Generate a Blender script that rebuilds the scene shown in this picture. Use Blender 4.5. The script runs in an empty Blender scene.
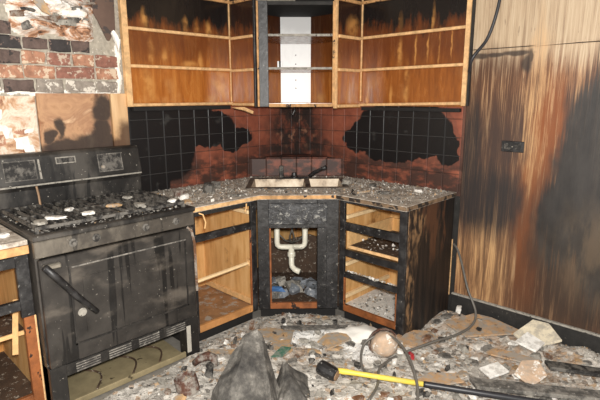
import bpy, bmesh, math, random
from mathutils import Vector, Matrix, noise as mnoise
random.seed(7)
S = bpy.context.scene
COL = S.collection
R2 = math.sqrt(2)

# ------------------------------------------------------------------ camera, light, exposure
cam_d = bpy.data.cameras.new('camera'); cam = bpy.data.objects.new('camera', cam_d); COL.objects.link(cam)
CX, CY, CZ = 2.9667, -3.0354, 1.5109
YAW, PITCH, ROLL = math.radians(133.870), math.radians(-11.968), math.radians(-0.138)
fw = Vector((math.cos(YAW)*math.cos(PITCH), math.sin(YAW)*math.cos(PITCH), math.sin(PITCH)))
rt = fw.cross(Vector((0, 0, 1))).normalized(); up = rt.cross(fw)
r2 = rt*math.cos(ROLL) + up*math.sin(ROLL); u2 = -rt*math.sin(ROLL) + up*math.cos(ROLL)
m = Matrix((r2, u2, -fw)).transposed().to_4x4(); m.translation = (CX, CY, CZ)
cam.matrix_world = m
cam_d.sensor_width = 36; cam_d.lens = 486.5/600*36; cam_d.clip_start = 0.02
S.camera = cam

W = bpy.data.worlds.new('world'); S.world = W; W.use_nodes = True
W.node_tree.nodes['Background'].inputs[0].default_value = (1.0, 0.96, 0.90, 1)
W.node_tree.nodes['Background'].inputs[1].default_value = 0.60
fl = bpy.data.lights.new('flash', 'POINT'); fl.energy = 400; fl.shadow_soft_size = 0.05; fl.color = (1.0, 0.97, 0.92)
flo = bpy.data.objects.new('camera_flash', fl); COL.objects.link(flo)
flo.location = Vector((CX, CY, CZ)) + up*0.10 + rt*0.03
S.view_settings.view_transform = 'Standard'; S.view_settings.look = 'None'
S.view_settings.gamma = 1; S.view_settings.use_curve_mapping = False
S.view_settings.exposure = 0.12

# ------------------------------------------------------------------ node helpers
def srgb(r, g, b):
    f = lambda c: (c/255/12.92) if c/255 <= .04045 else ((c/255+.055)/1.055)**2.4
    return (f(r), f(g), f(b), 1)

class N:
    def __init__(s, name):
        s.mat = bpy.data.materials.new(name); s.mat.use_nodes = True
        s.t = s.mat.node_tree; s.b = s.t.nodes['Principled BSDF']; s.gp = None
    def n(s, k): return s.t.nodes.new(k)
    def lk(s, a, b):
        if isinstance(a, bpy.types.NodeSocket): s.t.links.new(a, b)
        else: b.default_value = a
    def pos(s, sc=(1, 1, 1)):
        if s.gp is None: s.gp = s.n('ShaderNodeNewGeometry').outputs['Position']
        if sc == (1, 1, 1): return s.gp
        return s.vm('MULTIPLY', s.gp, sc)
    def vm(s, op, a, b=None):
        n = s.n('ShaderNodeVectorMath'); n.operation = op; s.lk(a, n.inputs[0])
        if b is not None: s.lk(b, n.inputs[1])
        return n.outputs['Value'] if op == 'LENGTH' else n.outputs[0]
    def ma(s, op, a, b=0.0, clamp=False):
        n = s.n('ShaderNodeMath'); n.operation = op; n.use_clamp = clamp
        s.lk(a, n.inputs[0]); s.lk(b, n.inputs[1]); return n.outputs[0]
    def mr(s, v, a, b, c=0.0, d=1.0, smooth=True):
        n = s.n('ShaderNodeMapRange'); n.clamp = True
        if smooth: n.interpolation_type = 'SMOOTHSTEP'
        s.lk(v, n.inputs[0])
        for i, x in enumerate((a, b, c, d)): n.inputs[i+1].default_value = x
        return n.outputs[0]
    def noise(s, vec, scale=5, detail=4, rough=.55, dist=0.0):
        n = s.n('ShaderNodeTexNoise'); s.lk(vec, n.inputs['Vector']); n.inputs['Scale'].default_value = scale
        n.inputs['Detail'].default_value = detail; n.inputs['Roughness'].default_value = rough
        n.inputs['Distortion'].default_value = dist
        return n.outputs[0]
    def noisec(s, vec, scale=5, detail=3):
        n = s.n('ShaderNodeTexNoise'); s.lk(vec, n.inputs['Vector']); n.inputs['Scale'].default_value = scale
        n.inputs['Detail'].default_value = detail; return n.outputs[1]
    def vor(s, vec, scale=20, out='Distance'):
        n = s.n('ShaderNodeTexVoronoi'); s.lk(vec, n.inputs['Vector']); n.inputs['Scale'].default_value = scale
        return n.outputs[out]
    def ramp(s, fac, stops, const=False):
        n = s.n('ShaderNodeValToRGB'); s.lk(fac, n.inputs[0]); e = n.color_ramp.elements
        if const: n.color_ramp.interpolation = 'CONSTANT'
        while len(e) < len(stops): e.new(0.5)
        for el, (p, c) in zip(e, stops): el.position = p; el.color = c
        return n.outputs[0]
    def mix(s, f, a, b, blend='MIX'):
        n = s.n('ShaderNodeMix'); n.data_type = 'RGBA'; n.blend_type = blend
        s.lk(f, n.inputs[0]); s.lk(a, n.inputs[6]); s.lk(b, n.inputs[7]); return n.outputs[2]
    def axis(s, i):
        n = s.n('ShaderNodeSeparateXYZ'); s.lk(s.pos(), n.inputs[0]); return n.outputs[i]
    def warp(s, amp=.05, scale=6, detail=4, sc=(1, 1, 1)):
        c = s.noisec(s.pos(sc), scale, detail)
        d = s.vm('MULTIPLY', s.vm('SUBTRACT', c, (.5, .5, .5)), (amp*2,)*3)
        return s.vm('ADD', s.pos(), d)
    def blobs(s, vec, L, soft=.05):
        """union of ellipsoids: L of (cx,cy,cz,rx,ry,rz); a radius of 0 ignores that axis"""
        cur = None
        for (a, b, c, ra, rb, rc) in L:
            v = s.vm('SUBTRACT', vec, (a, b, c))
            v = s.vm('MULTIPLY', v, tuple(1/q if q else 0 for q in (ra, rb, rc)))
            d = s.vm('LENGTH', v)
            cur = d if cur is None else s.ma('MINIMUM', cur, d)
        return s.mr(cur, 1-soft, 1+soft, 1.0, 0.0)
    def done(s, col, rough=.6, bump=None, bs=.3, bd=.01, metal=0.0, spec=.5):
        s.lk(col, s.b.inputs['Base Color']); s.lk(rough, s.b.inputs['Roughness']); s.lk(metal, s.b.inputs['Metallic'])
        s.b.inputs['Specular IOR Level'].default_value = spec
        if bump is not None:
            n = s.n('ShaderNodeBump'); n.inputs['Strength'].default_value = bs; n.inputs['Distance'].default_value = bd
            s.lk(bump, n.inputs['Height']); s.lk(n.outputs[0], s.b.inputs['Normal'])
        return s.mat

M = {}
DUSTY = {'plywood': .55, 'tan_bit': .6, 'ply_sheet_pale': .4, 'white_bit': .35, 'pot_clay': .3, 'rust': .5, 'green_glass': .3, 'ash_dark': .35, 'black_bit': .25, 'brown_bit': .5, 'red_plastic': .15, 'yellow_paint': .15}
def simple(key, c, var=.25, sc=18, rough=.7, metal=0.0, bs=.3, speck=None, stretch=(1, 1, 1), spec=.5, bd=.006):
    k = N(key); f = k.noise(k.pos(stretch), sc, 5, .6)
    lo = tuple(max(0, x*(1-var)) for x in c[:3])+(1,); hi = tuple(min(1, x*(1+var)) for x in c[:3])+(1,)
    col = k.ramp(f, [(.3, lo), (.7, hi)])
    if speck:
        sp = k.mr(k.noise(k.pos(), speck[1], 3, .7), speck[2], speck[2]+.05)
        col = k.mix(sp, col, speck[0])
    if key in DUSTY:
        dm = k.mr(k.noise(k.pos(), 19, 6, .72), .42, .60, 0, min(1, DUSTY[key]*1.6))
        col = k.mix(dm, col, srgb(158, 152, 143))
    M[key] = k.done(col, rough, f, bs, bd, metal, spec)
    return M[key]

k = N('char'); f = k.noise(k.pos(), 16, 6, .68)
col = k.ramp(f, [(.32, srgb(18, 17, 17)), (.5, srgb(34, 33, 34)), (.68, srgb(62, 61, 61))])
col = k.mix(k.mr(k.noise(k.pos(), 46, 3, .6), .64, .70, 0, .6), col, srgb(140, 138, 132))
M['char'] = k.done(col, .42, f, .5, .008)
k = N('blister'); f = k.noise(k.pos(), 16, 6, .68)
col = k.ramp(f, [(.32, srgb(26, 26, 27)), (.5, srgb(46, 46, 48)), (.68, srgb(74, 75, 78))])
col = k.mix(k.mr(k.noise(k.pos(), 34, 4, .7, .6), .56, .63, 0, .8), col, srgb(150, 148, 142))
M['blister'] = k.done(col, .4, k.noise(k.pos(), 34, 4, .7, .6), .6, .008)
simple('char_dull', srgb(36, 34, 32), .4, 20, .75, 0, .6, (srgb(105, 100, 92), 50, .66))
simple('soot', srgb(24, 22, 21), .3, 16, .8, 0, .4)
simple('raw_edge', srgb(216, 174, 124), .3, 30, .7, 0, .4, (srgb(90, 55, 30), 22, .68))
simple('raw_edge_scorched', srgb(190, 145, 95), .4, 22, .7, 0, .4, (srgb(50, 35, 25), 14, .60))
simple('raw_edge_sooty', srgb(120, 98, 76), .5, 18, .75, 0, .5, (srgb(44, 36, 30), 12, .50))
simple('runner_pale', srgb(238, 206, 158), .12, 30, .65, 0, .2)
simple('rail_raw', srgb(190, 134, 80), .3, 10, .65, 0, .3, (srgb(90, 56, 32), 10, .66))
simple('runner', srgb(222, 178, 122), .18, 30, .65, 0, .3)
simple('rail_burnt', srgb(140, 82, 42), .45, 12, .6, 0, .4, (srgb(40, 26, 18), 12, .60))
simple('pvc', srgb(236, 230, 212), .06, 10, .35, 0, .1)
simple('mortar', srgb(168, 160, 146), .25, 40, .9, 0, .8, (srgb(225, 218, 205), 45, .62))
simple('ash', srgb(152, 147, 138), .35, 40, .95, 0, .8, (srgb(62, 58, 54), 55, .60))
simple('ash_dark', srgb(84, 81, 77), .4, 30, .9, 0, .8, (srgb(160, 155, 148), 60, .62))
simple('white_bit', srgb(240, 237, 231), .1, 40, .8, 0, .5)
simple('tan_bit', srgb(186, 152, 112), .25, 30, .85, 0, .5, (srgb(110, 84, 60), 30, .63))
simple('plywood', srgb(184, 148, 110), .25, 14, .8, 0, .4, (srgb(118, 92, 68), 25, .58))
simple('brown_bit', srgb(104, 70, 46), .4, 24, .8, 0, .6)
simple('black_bit', srgb(34, 32, 31), .4, 24, .75, 0, .6)
simple('plaster_white', srgb(238, 234, 226), .1, 14, .9, 0, .6)
simple('cable_grey', srgb(98, 94, 88), .15, 20, .45, 0, .1)
simple('cable_black', srgb(42, 42, 46), .2, 20, .4, 0, .1)
simple('steel_dull', srgb(176, 170, 158), .25, 8, .38, .85, .2, (srgb(70, 60, 50), 16, .62))
simple('bracket_steel', srgb(205, 200, 188), .12, 20, .45, .3, .2)
simple('yellow_paint', srgb(240, 212, 84), .1, 30, .45, 0, .1, (srgb(150, 130, 70), 40, .70))
simple('red_plastic', srgb(168, 36, 44), .15, 30, .4)
simple('green_glass', srgb(64, 104, 86), .2, 10, .12)
simple('rust', srgb(84, 54, 42), .4, 30, .85, 0, .6)
simple('head_tan', srgb(150, 120, 92), .3, 30, .7)
simple('blue_bit', srgb(70, 110, 160), .2, 20, .6)
simple('bag_grey', srgb(120, 124, 130), .35, 18, .5, 0, .6, (srgb(200, 200, 198), 30, .60))
simple('pan_tan', srgb(158, 144, 112), .3, 7, .5, .25, .3, (srgb(86, 76, 58), 9, .62))
simple('brick_red', srgb(142, 98, 84), .3, 30, .9, 0, .9, (srgb(190, 172, 154), 26, 0.55))
simple('brick_orange', srgb(170, 124, 100), .3, 30, .9, 0, .9, (srgb(208, 186, 162), 24, 0.53))
simple('brick_dark', srgb(98, 82, 76), .3, 30, .9, 0, .9, (srgb(60, 54, 52), 14, 0.56))
simple('brick_black', srgb(58, 54, 54), .3, 30, .9, 0, .9, (srgb(128, 108, 98), 18, 0.56))
simple('brick_grey', srgb(146, 136, 126), .3, 30, .9, 0, .9, (srgb(214, 206, 194), 24, 0.55))
for kk_, cc_ in (('crumb_a', (172, 167, 158)), ('crumb_b', (142, 137, 129)), ('crumb_w', (216, 211, 203)), ('crumb_t', (176, 150, 120)), ('crumb_d', (94, 89, 84)), ('crumb_k', (58, 54, 51))):
    simple(kk_, srgb(*cc_), .22, 50, .95, 0, .5)
simple('floor_base', srgb(130, 125, 117), .2, 20, .9)
simple('pot_clay', srgb(196, 168, 142), .2, 20, .85, 0, .6, (srgb(240, 232, 222), 16, .56))
simple('ply_sheet_pale', srgb(224, 212, 186), .12, 12, .8)
simple('gap_dark', srgb(20, 18, 17), .2, 10, .9)
simple('floor_ply', srgb(150, 112, 76), .3, 10, .8, 0, .4, (srgb(160, 150, 138), 16, .54))
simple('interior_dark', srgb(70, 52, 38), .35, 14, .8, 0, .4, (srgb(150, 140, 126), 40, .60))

# golden cabinet ply interior
def wood_ply(key, c1, c2, c3, stretch, soot=None):
    k = N(key); f = k.noise(k.pos(stretch), 3, 5, .6, .4)
    col = k.ramp(f, [(.28, c1), (.5, c2), (.72, c3)])
    sm = k.mr(k.noise(k.pos(), 5, 4, .6), .58, .74)
    col = k.mix(sm, col, srgb(112, 70, 36))
    M[key] = k.done(col, .5, f, .12)
wood_ply('ply_gold', srgb(190, 138, 80), srgb(216, 168, 108), srgb(232, 190, 134), (7, 7, 1.2))
wood_ply('ply_gold_flat', srgb(160, 104, 52), srgb(190, 134, 72), srgb(214, 164, 100), (8, 2, 8))

# upper cabinet varnished boards; soot grows in the top bay, pale ghosts where bottles stood
def cab_back(key, ghosts, top_soot=1.0, red=False):
    k = N(key); P = k.pos((6, 6, .9)); f = k.noise(P, 4, 5, .6, .5)
    a, b, c = (srgb(128, 66, 24), srgb(166, 98, 40), srgb(192, 124, 58)) if not red else (srgb(104, 54, 22), srgb(140, 80, 32), srgb(170, 104, 46))
    col = k.ramp(f, [(.25, a), (.5, b), (.78, c)])
    z = k.axis(2)
    zz = k.ma('ADD', z, k.ma('MULTIPLY', k.ma('SUBTRACT', k.noise(k.pos((9, 9, 2.5)), 2, 5, .65), .5), .34))
    mid = k.mr(zz, 1.62, 1.86, 0.0, .72)
    painted_haze = k.ma('MULTIPLY', k.mr(k.noise(k.pos(), 4.5, 4), .50, .68, 0, .45), k.mr(z, 1.40, 1.75, 1.0, .2))
    col = k.mix(painted_haze, col, srgb(206, 156, 100))  # hazy gloss highlight painted into the board colour, strongest in the bottom bay
    col = k.mix(mid, col, srgb(84, 40, 22))
    dk = k.mr(zz, 1.93, 2.04, 0.0, top_soot)
    col = k.mix(dk, col, srgb(24, 19, 18))
    if ghosts:
        g = k.blobs(k.warp(.02, 14), ghosts, .75)
        g = k.ma('MULTIPLY', g, k.mr(k.noise(k.pos(), 14, 3), .35, .62, .15, .8))
        col = k.mix(g, col, srgb(200, 142, 78))
    ro = k.mr(f, .3, .7, .16, .30)
    M[key] = k.done(col, ro, f, .06)
cab_back('cab_back_left', [(0, -1.385, 1.985, 0, .022, .055), (0, -1.085, 1.975, 0, .02, .05), (0, -.99, 1.97, 0, .02, .05), (0, -.895, 1.965, 0, .02, .045),
                           (0, -1.35, 1.80, 0, .018, .06), (0, -1.25, 1.755, 0, .02, .055), (0, -.97, 1.75, 0, .018, .05), (0, -1.06, 1.73, 0, .06, .02),
                           (0, -1.38, 1.58, 0, .04, .10), (0, -.80, 1.60, 0, .07, .09)])
cab_back('cab_back_right', [(1.035, 0, 1.80, .018, 0, .09), (1.03, 0, 2.0, .014, 0, .06), (1.10, 0, 1.58, .018, 0, .12), (.975, 0, 1.51, .012, 0, .06), (.77, 0, 1.5, .012, 0, .07), (1.28, 0, 2.02, .010, 0, .07),
                            (1.16, 0, 1.82, .006, 0, .1), (1.25, 0, 1.84, .006, 0, .08), (1.33, 0, 1.82, .006, 0, .1), (1.42, 0, 1.84, .005, 0, .08)], 1.0, True)
cab_back('cab_side', [(.70, -.13, 2.0, 0, .055, .062), (.06, -.3, 1.5, .05, .05, .05)], .9)
cab_back('cab_shelf', None, .3)
cab_back('cab_corner', [(.30, 0, 1.49, .045, 0, .05)], .7, False)

# white board in the throat of the corner cabinet
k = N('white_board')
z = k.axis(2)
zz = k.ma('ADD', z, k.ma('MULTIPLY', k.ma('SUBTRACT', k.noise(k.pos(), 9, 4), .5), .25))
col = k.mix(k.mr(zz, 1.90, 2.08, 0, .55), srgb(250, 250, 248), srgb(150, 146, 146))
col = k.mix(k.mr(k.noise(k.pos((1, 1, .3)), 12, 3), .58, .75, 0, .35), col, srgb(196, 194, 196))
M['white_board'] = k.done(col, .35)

# tile: terracotta glaze under a crisp black soot film, smudges, grout
LEFT_SOOT = [(0, -1.38, 1.25, 0, .37, .36), (0, -1.52, 1.18, 0, .32, .6), (0, -.98, 1.285, 0, .30, .135), (0, -.68, 1.205, 0, .17, .09), (0, -1.1, 1.36, 0, .2, .12)]
RIGHT_SOOT = [(.73, 0, 1.2, .19, 0, .10), (1.04, 0, 1.29, .36, 0, .20), (1.26, 0, 1.22, .2, 0, .12), (1.43, 0, 1.17, .09, 0, .13), (1.0, 0, 1.13, .24, 0, .10), (1.22, 0, 1.36, .17, 0, .12), (.84, 0, 1.24, .22, 0, .13), (1.34, 0, 1.28, .13, 0, .13)]
def tile_mat(key, soot, side, grout=False):
    k = N(key); f = k.noise(k.pos(), 11, 5, .65)
    if grout: col = k.ramp(f, [(.3, srgb(78, 52, 44)), (.7, srgb(112, 76, 62))])
    else: col = k.ramp(f, [(.25, srgb(112, 60, 44)), (.5, srgb(138, 76, 56)), (.8, srgb(158, 94, 70))])
    # smoky smudge low on the wall and up the corner
    sm = k.mr(k.noise(k.pos((1, 1, 2)), 7, 5, .65), .34, .56)
    lowz = k.blobs(k.pos(), [(0, 0, .93, 0, 0, .15)], .4)
    col = k.mix(k.ma('MULTIPLY', k.ma('MULTIPLY', sm, lowz), .95), col, srgb(58, 40, 34))
    cor = k.blobs(k.warp(.10, 8), [(0, 0, 1.40, .24, .24, .20), (0, 0, 1.22, .34, .34, .26), (.0, 0, 1.10, .50, .50, .07)], .4)
    sm2 = k.mr(k.noise(k.pos(), 9, 5, .7), .36, .56)
    col = k.mix(k.ma('MULTIPLY', cor, k.ma('ADD', k.ma('MULTIPLY', sm2, .58), .40)), col, srgb(44, 36, 33))
    pale = k.ma('MULTIPLY', k.blobs(k.pos(), [(0, 0, 1.22, .24, .24, .12)], .5), k.mr(k.noise(k.pos(), 13, 3), .56, .66, 0, .5))
    col = k.mix(pale, col, srgb(176, 128, 100))
    b = k.blobs(k.warp(.075, 8, 5), soot, .04)
    rim = k.blobs(k.warp(.07, 9, 4), [(x[0], x[1], x[2], x[3]*1.1, x[4]*1.1, x[5]*1.15) for x in soot], .08)
    col = k.mix(k.ma('MULTIPLY', rim, .35), col, srgb(74, 50, 42))
    blk = srgb(62, 60, 58) if grout else srgb(21, 19, 20)
    col = k.mix(b, col, blk)
    # dusty grey smudges inside the black film
    if not grout:
        d = k.ma('MULTIPLY', b, k.mr(k.noise(k.pos(), 10, 4), .62, .74, 0, .45)); col = k.mix(d, col, srgb(74, 74, 72))
    M[key] = k.done(col, .9 if grout else k.mr(b, 0, 1, .55, .36), f, .12)
tile_mat('tile_left', LEFT_SOOT, 0); tile_mat('tile_right', RIGHT_SOOT, 1)
tile_mat('grout_left', LEFT_SOOT, 0, True); tile_mat('grout_right', RIGHT_SOOT, 1, True)

# scorched wood panelling on the right wall
k = N('panelling')
# the cladding on the cabinet side continues the wall's grain: fold depth into the horizontal axis
sp_ = k.n('ShaderNodeSeparateXYZ'); k.lk(k.pos(), sp_.inputs[0])
cb_ = k.n('ShaderNodeCombineXYZ'); k.lk(k.ma('SUBTRACT', sp_.outputs[0], k.ma('MULTIPLY', sp_.outputs[1], -.35)), cb_.inputs[0]); k.lk(sp_.outputs[2], cb_.inputs[2])
k.gp = cb_.outputs[0]
f = k.noise(k.pos((16, 1, .7)), 1.6, 6, .66, .35); f2 = k.noise(k.pos((105, 1, 2.2)), 1.6, 6, .72)
f3 = k.noise(k.pos((5, 1, 1.3)), 2, 5, .6)
ff = k.ma('ADD', k.ma('MULTIPLY', f, .5), k.ma('MULTIPLY', f2, .5))
ff = k.ma('ADD', k.ma('MULTIPLY', k.ma('SUBTRACT', ff, .5), 1.35), .5)
low = k.ramp(ff, [(.36, srgb(50, 33, 25)), (.45, srgb(100, 66, 46)), (.53, srgb(146, 104, 72)), (.62, srgb(196, 156, 114)), (.70, srgb(218, 188, 150))])
hi = k.ramp(ff, [(.36, srgb(148, 124, 100)), (.48, srgb(182, 158, 130)), (.62, srgb(200, 180, 152)), (.75, srgb(216, 198, 172))])
z = sp_.outputs[2]
zz = k.ma('ADD', z, k.ma('MULTIPLY', k.ma('SUBTRACT', f, .5), .5))
col = k.mix(k.mr(zz, 1.60, 1.80), low, hi)
spots = k.ma('MULTIPLY', k.mr(k.noise(k.pos((30, 1, 6)), 2, 3), .64, .70, 0, .75), k.mr(z, 1.6, 2.0, .9, .5))
col = k.mix(spots, col, srgb(92, 68, 52))
wr = k.warp(.10, 5, 5, (3, 1, .8))
def burn(L, soft, lo_, hi_, c, lim=(.40, .60)):
    global col
    mk = k.blobs(wr, L, soft)
    col = k.mix(k.ma('MULTIPLY', mk, k.mr(ff, lim[0], lim[1], hi_, lo_)), col, c)
burn([(1.69, 0, 1.62, .17, 0, .16), (1.70, 0, 1.38, .24, 0, .28)], .5, .35, .98, srgb(80, 52, 36), (.42, .66))
burn([(1.74, 0, 1.10, .26, 0, .34), (1.70, 0, .88, .26, 0, .3)], .5, .6, .98, srgb(62, 46, 40), (.42, .66))
burn([(2.02, 0, .50, .24, 0, .45), (2.25, 0, .5, .3, 0, .5)], .6, .45, .95, srgb(88, 60, 42), (.42, .64))
burn([(2.04, 0, 1.20, .08, 0, .44), (2.02, 0, .80, .12, 0, .50)], .5, .35, .98, srgb(130, 70, 28), (.44, .64))
burn([(2.14, 0, .60, .18, 0, .5), (2.35, 0, .40, .35, 0, .3)], .6, .75, .98, srgb(52, 38, 29), (.44, .70))
burn([(1.70, 0, .40, .16, 0, .30)], .6, .8, .15, srgb(196, 156, 108), (.44, .62))
pale = k.blobs(wr, [(1.955, 0, 1.45, .05, 0, .50)], .5)
col = k.mix(k.ma('MULTIPLY', pale, k.mr(ff, .42, .60, .1, .75)), col, srgb(206, 164, 116))
mark = k.blobs(k.warp(.012, 14), [(1.52, 0, 1.752, .05, 0, .018), (1.60, 0, 1.752, .06, 0, .018), (1.70, 0, 1.756, .07, 0, .012), (1.82, 0, 1.760, .09, 0, .014), (1.905, 0, 1.735, .014, 0, .045), (1.885, 0, 1.70, .03, 0, .05)], .4)
col = k.mix(k.ma('MULTIPLY', mark, .85), col, srgb(48, 38, 34))
burn([(1.57, 0, 1.10, .085, 0, .40), (1.60, 0, .86, .13, 0, .22), (1.78, 0, .85, .16, 0, .20)], .4, .6, 1.0, srgb(38, 34, 34), (.36, .66))
bkw = k.vm('ADD', k.warp(.10, 5, 5, (3, 1, .9)), k.vm('MULTIPLY', k.vm('SUBTRACT', k.noisec(k.pos((90, 1, 1.5)), 1.2, 5), (.5, .5, .5)), (0, 0, .55)))
bk = k.blobs(bkw, [(2.46, 0, 1.36, .34, 0, .36), (2.27, 0, 1.12, .19, 0, .32), (2.22, 0, .82, .20, 0, .28), (2.7, 0, 1.2, .4, 0, .6), (2.46, 0, .60, .20, 0, .22), (2.62, 0, .5, .3, 0, .3)], .22)
col = k.mix(k.ma('MULTIPLY', bk, .97), col, k.ramp(k.noise(k.pos((2, 1, 1)), 5, 4), [(.3, srgb(20, 18, 18)), (.75, srgb(52, 49, 47))]))
gl = k.blobs(wr, [(2.40, 0, .62, .26, 0, .26)], .6)
col = k.mix(k.ma('MULTIPLY', gl, k.mr(f3, .4, .6, .1, .55)), col, srgb(104, 86, 66))
M['panelling'] = k.done(col, .5, ff, .15, .006)

# charred end panel of the drawer cabinet
k = N('end_panel')
f = k.noise(k.pos((1, 20, 1.2)), 1.6, 6, .62, .4); P = k.warp(.12, 14, 5, (1, 2, .5))
col = k.ramp(f, [(.40, srgb(20, 17, 16)), (.58, srgb(44, 34, 28)), (.78, srgb(84, 62, 44))])
t1 = k.blobs(P, [(0, -.54, .70, 0, .055, .20), (0, -.56, .38, 0, .05, .22), (0, -.55, .15, 0, .05, .14), (0, -.45, .74, 0, .05, .12)], .5)
col = k.mix(k.ma('MULTIPLY', t1, k.mr(k.noise(k.pos((1, 2, .9)), 14, 4), .42, .62, 0, .85)), col, srgb(150, 116, 82))
t2 = k.blobs(P, [(0, -.28, .70, 0, .05, .20), (0, -.35, .8, 0, .06, .1), (0, -.16, .75, 0, .02, .2)], .5)
col = k.mix(k.ma('MULTIPLY', t2, .5), col, srgb(112, 72, 46))
M['end_panel'] = k.done(col, .55, f, .3)

# wallboard over the range
k = N('wallboard')
f = k.noise(k.pos(), 5, 5, .6, 1.2)
col = k.ramp(f, [(.36, srgb(150, 104, 74)), (.46, srgb(190, 148, 112)), (.56, srgb(166, 124, 94)), (.66, srgb(214, 178, 142))])
bl = k.blobs(k.warp(.06, 9, 4), [(0, -1.70, 1.44, 0, .07, .10), (0, -1.70, 1.30, 0, .05, .08), (0, -1.96, 1.32, 0, .03, .06), (0, -2.02, 1.29, 0, .03, .05), (0, -1.84, 1.225, 0, .28, .05), (0, -1.70, 1.24, 0, .2, .07), (0, -1.60, 1.24, 0, .09, .08), (0, -2.25, 1.22, 0, .2, .05)], .3)
col = k.mix(k.ma('MULTIPLY', bl, .92), col, srgb(40, 35, 34))
M['wallboard'] = k.done(col, .75, f, .2)
k = N('wallboard_crumbled')
f = k.noise(k.pos(), 9, 5, .65, .6)
col = k.ramp(f, [(.34, srgb(130, 86, 66)), (.45, srgb(196, 156, 122)), (.55, srgb(228, 214, 196)), (.68, srgb(188, 140, 104))])
M['wallboard_crumbled'] = k.done(col, .85, f, .5)
k = N('stud_strip')
f = k.noise(k.pos((1, 12, 1.5)), 2, 5)
col = k.ramp(f, [(.3, srgb(196, 152, 108)), (.7, srgb(226, 192, 148))])
col = k.mix(k.ma('MULTIPLY', k.blobs(k.warp(.05, 8), [(0, -1.56, 1.26, 0, .05, .10), (0, -1.62, 1.22, 0, .08, .05)], .4), .9), col, srgb(70, 44, 30))
M['stud_strip'] = k.done(col, .7)
k = N('plaster_mess')
f = k.noise(k.pos((1, 1, 2.2)), 6, 6, .65, .8)
col = k.ramp(f, [(.33, srgb(72, 60, 56)), (.42, srgb(188, 138, 104)), (.50, srgb(226, 216, 204)), (.62, srgb(242, 238, 232)), (.74, srgb(178, 168, 150))])
M['plaster_mess'] = k.done(col, .9, k.noise(k.pos(), 30, 4), .6, .01)
simple('torn_board', srgb(98, 78, 68), .2, 8, .55, 0, .2, (srgb(70, 62, 60), 10, .58))

# range enamel
def enamel(key, a, b_, dust, dl):
    k = N(key)
    f = k.noise(k.pos(), 9, 6, .68); d = k.noise(k.pos((1, 1, .5)), 5, 6, .66)
    col = k.ramp(f, [(.3, a), (.7, b_)])
    col = k.mix(k.mr(d, .46, .64, 0, dl), col, dust)
    col = k.mix(k.mr(k.noise(k.pos((1, 9, 1.2)), 2.4, 4, .6), .60, .66, 0, .8), col, srgb(24, 23, 23))
    col = k.mix(k.mr(k.noise(k.pos(), 60, 3), .68, .73, 0, .8), col, srgb(186, 180, 168))
    M[key] = k.done(col, k.mr(d, .4, .7, .36, .6), f, .2)
enamel('range_black', srgb(26, 25, 25), srgb(48, 46, 44), srgb(84, 79, 73), .65)
enamel('range_panel', srgb(54, 50, 46), srgb(86, 80, 73), srgb(118, 110, 98), .7)
k = N('range_door')
f = k.noise(k.pos(), 7, 5, .65); v = k.noise(k.pos((1, 7, .7)), 2.2, 4, .6)
col = k.ramp(f, [(.3, srgb(36, 34, 33)), (.7, srgb(62, 58, 54))])
col = k.mix(k.mr(k.noise(k.pos((1, 10, .45)), 2.0, 3, .5), .57, .60, 0, .9), col, srgb(16, 15, 15))
col = k.mix(k.mr(k.noise(k.pos((1, 1, 2)), 4, 5), .54, .72, 0, .6), col, srgb(110, 102, 93))
col = k.mix(k.mr(k.noise(k.pos(), 80, 2), .70, .74, 0, .6), col, srgb(160, 154, 144))
M['range_door'] = k.done(col, k.mr(f, .4, .7, .35, .55), f, .12)
# countertop dusty surface
k = N('counter_top')
f = k.noise(k.pos(), 22, 6, .7)
col = k.ramp(f, [(.3, srgb(112, 101, 91)), (.47, srgb(172, 161, 148)), (.62, srgb(214, 206, 194))])
M['counter_top'] = k.done(col, .85, f, .6, .01)
# rubble heightfield
k = N('rubble_ground')
f = k.noise(k.pos(), 9, 7, .72); v = k.vor(k.pos(), 46, 'Color')
sv = k.n('ShaderNodeSeparateColor'); k.lk(v, sv.inputs[0])
col = k.ramp(f, [(.30, srgb(112, 106, 100)), (.41, srgb(166, 160, 151)), (.55, srgb(198, 192, 183)), (.68, srgb(230, 225, 217))])
col = k.mix(k.mr(sv.outputs[0], .84, .86, 0, .8, False), col, srgb(214, 208, 198))
col = k.mix(k.mr(sv.outputs[1], .88, .90, 0, .7, False), col, srgb(78, 73, 68))
col = k.mix(k.mr(sv.outputs[2], .88, .90, 0, .7, False), col, srgb(168, 136, 104))
tan = k.blobs(k.warp(.2, 4), [(1.9, -.25, 0, .45, .25, 0), (.95, -1.15, 0, .25, .2, 0), (2.2, -.35, 0, .3, .2, 0)], .5)
col = k.mix(k.ma('MULTIPLY', tan, k.mr(k.noise(k.pos(), 16, 4), .4, .6, 0, .6)), col, srgb(158, 124, 92))
wp = k.blobs(k.warp(.12, 9), [(1.50, -.66, 0, .08, .06, 0), (1.02, -1.0, 0, .16, .07, 0), (1.30, -.72, 0, .20, .10, 0), (1.12, -.80, 0, .12, .1, 0), (1.42, -.86, 0, .10, .12, 0)], .3)
col = k.mix(k.ma('MULTIPLY', wp, .85), col, srgb(240, 238, 234))
M['rubble_ground'] = k.done(col, .95, k.noise(k.pos(), 55, 5, .7), .8, .012)

# ------------------------------------------------------------------ mesh helpers
class Fr:
    def __init__(s, o=(0, 0, 0), ex=(1, 0, 0), ey=(0, 1, 0), ez=(0, 0, 1)):
        s.o, s.x, s.y, s.z = Vector(o), Vector(ex), Vector(ey), Vector(ez)
    def __call__(s, a, b, c): return s.o + s.x*a + s.y*b + s.z*c
ID = Fr()
# diagonal frame: first axis runs left to right along the diagonal front, second points away from the corner
DG = Fr((0, 0, 0), (1/R2, 1/R2, 0), (1/R2, -1/R2, 0))

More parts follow.
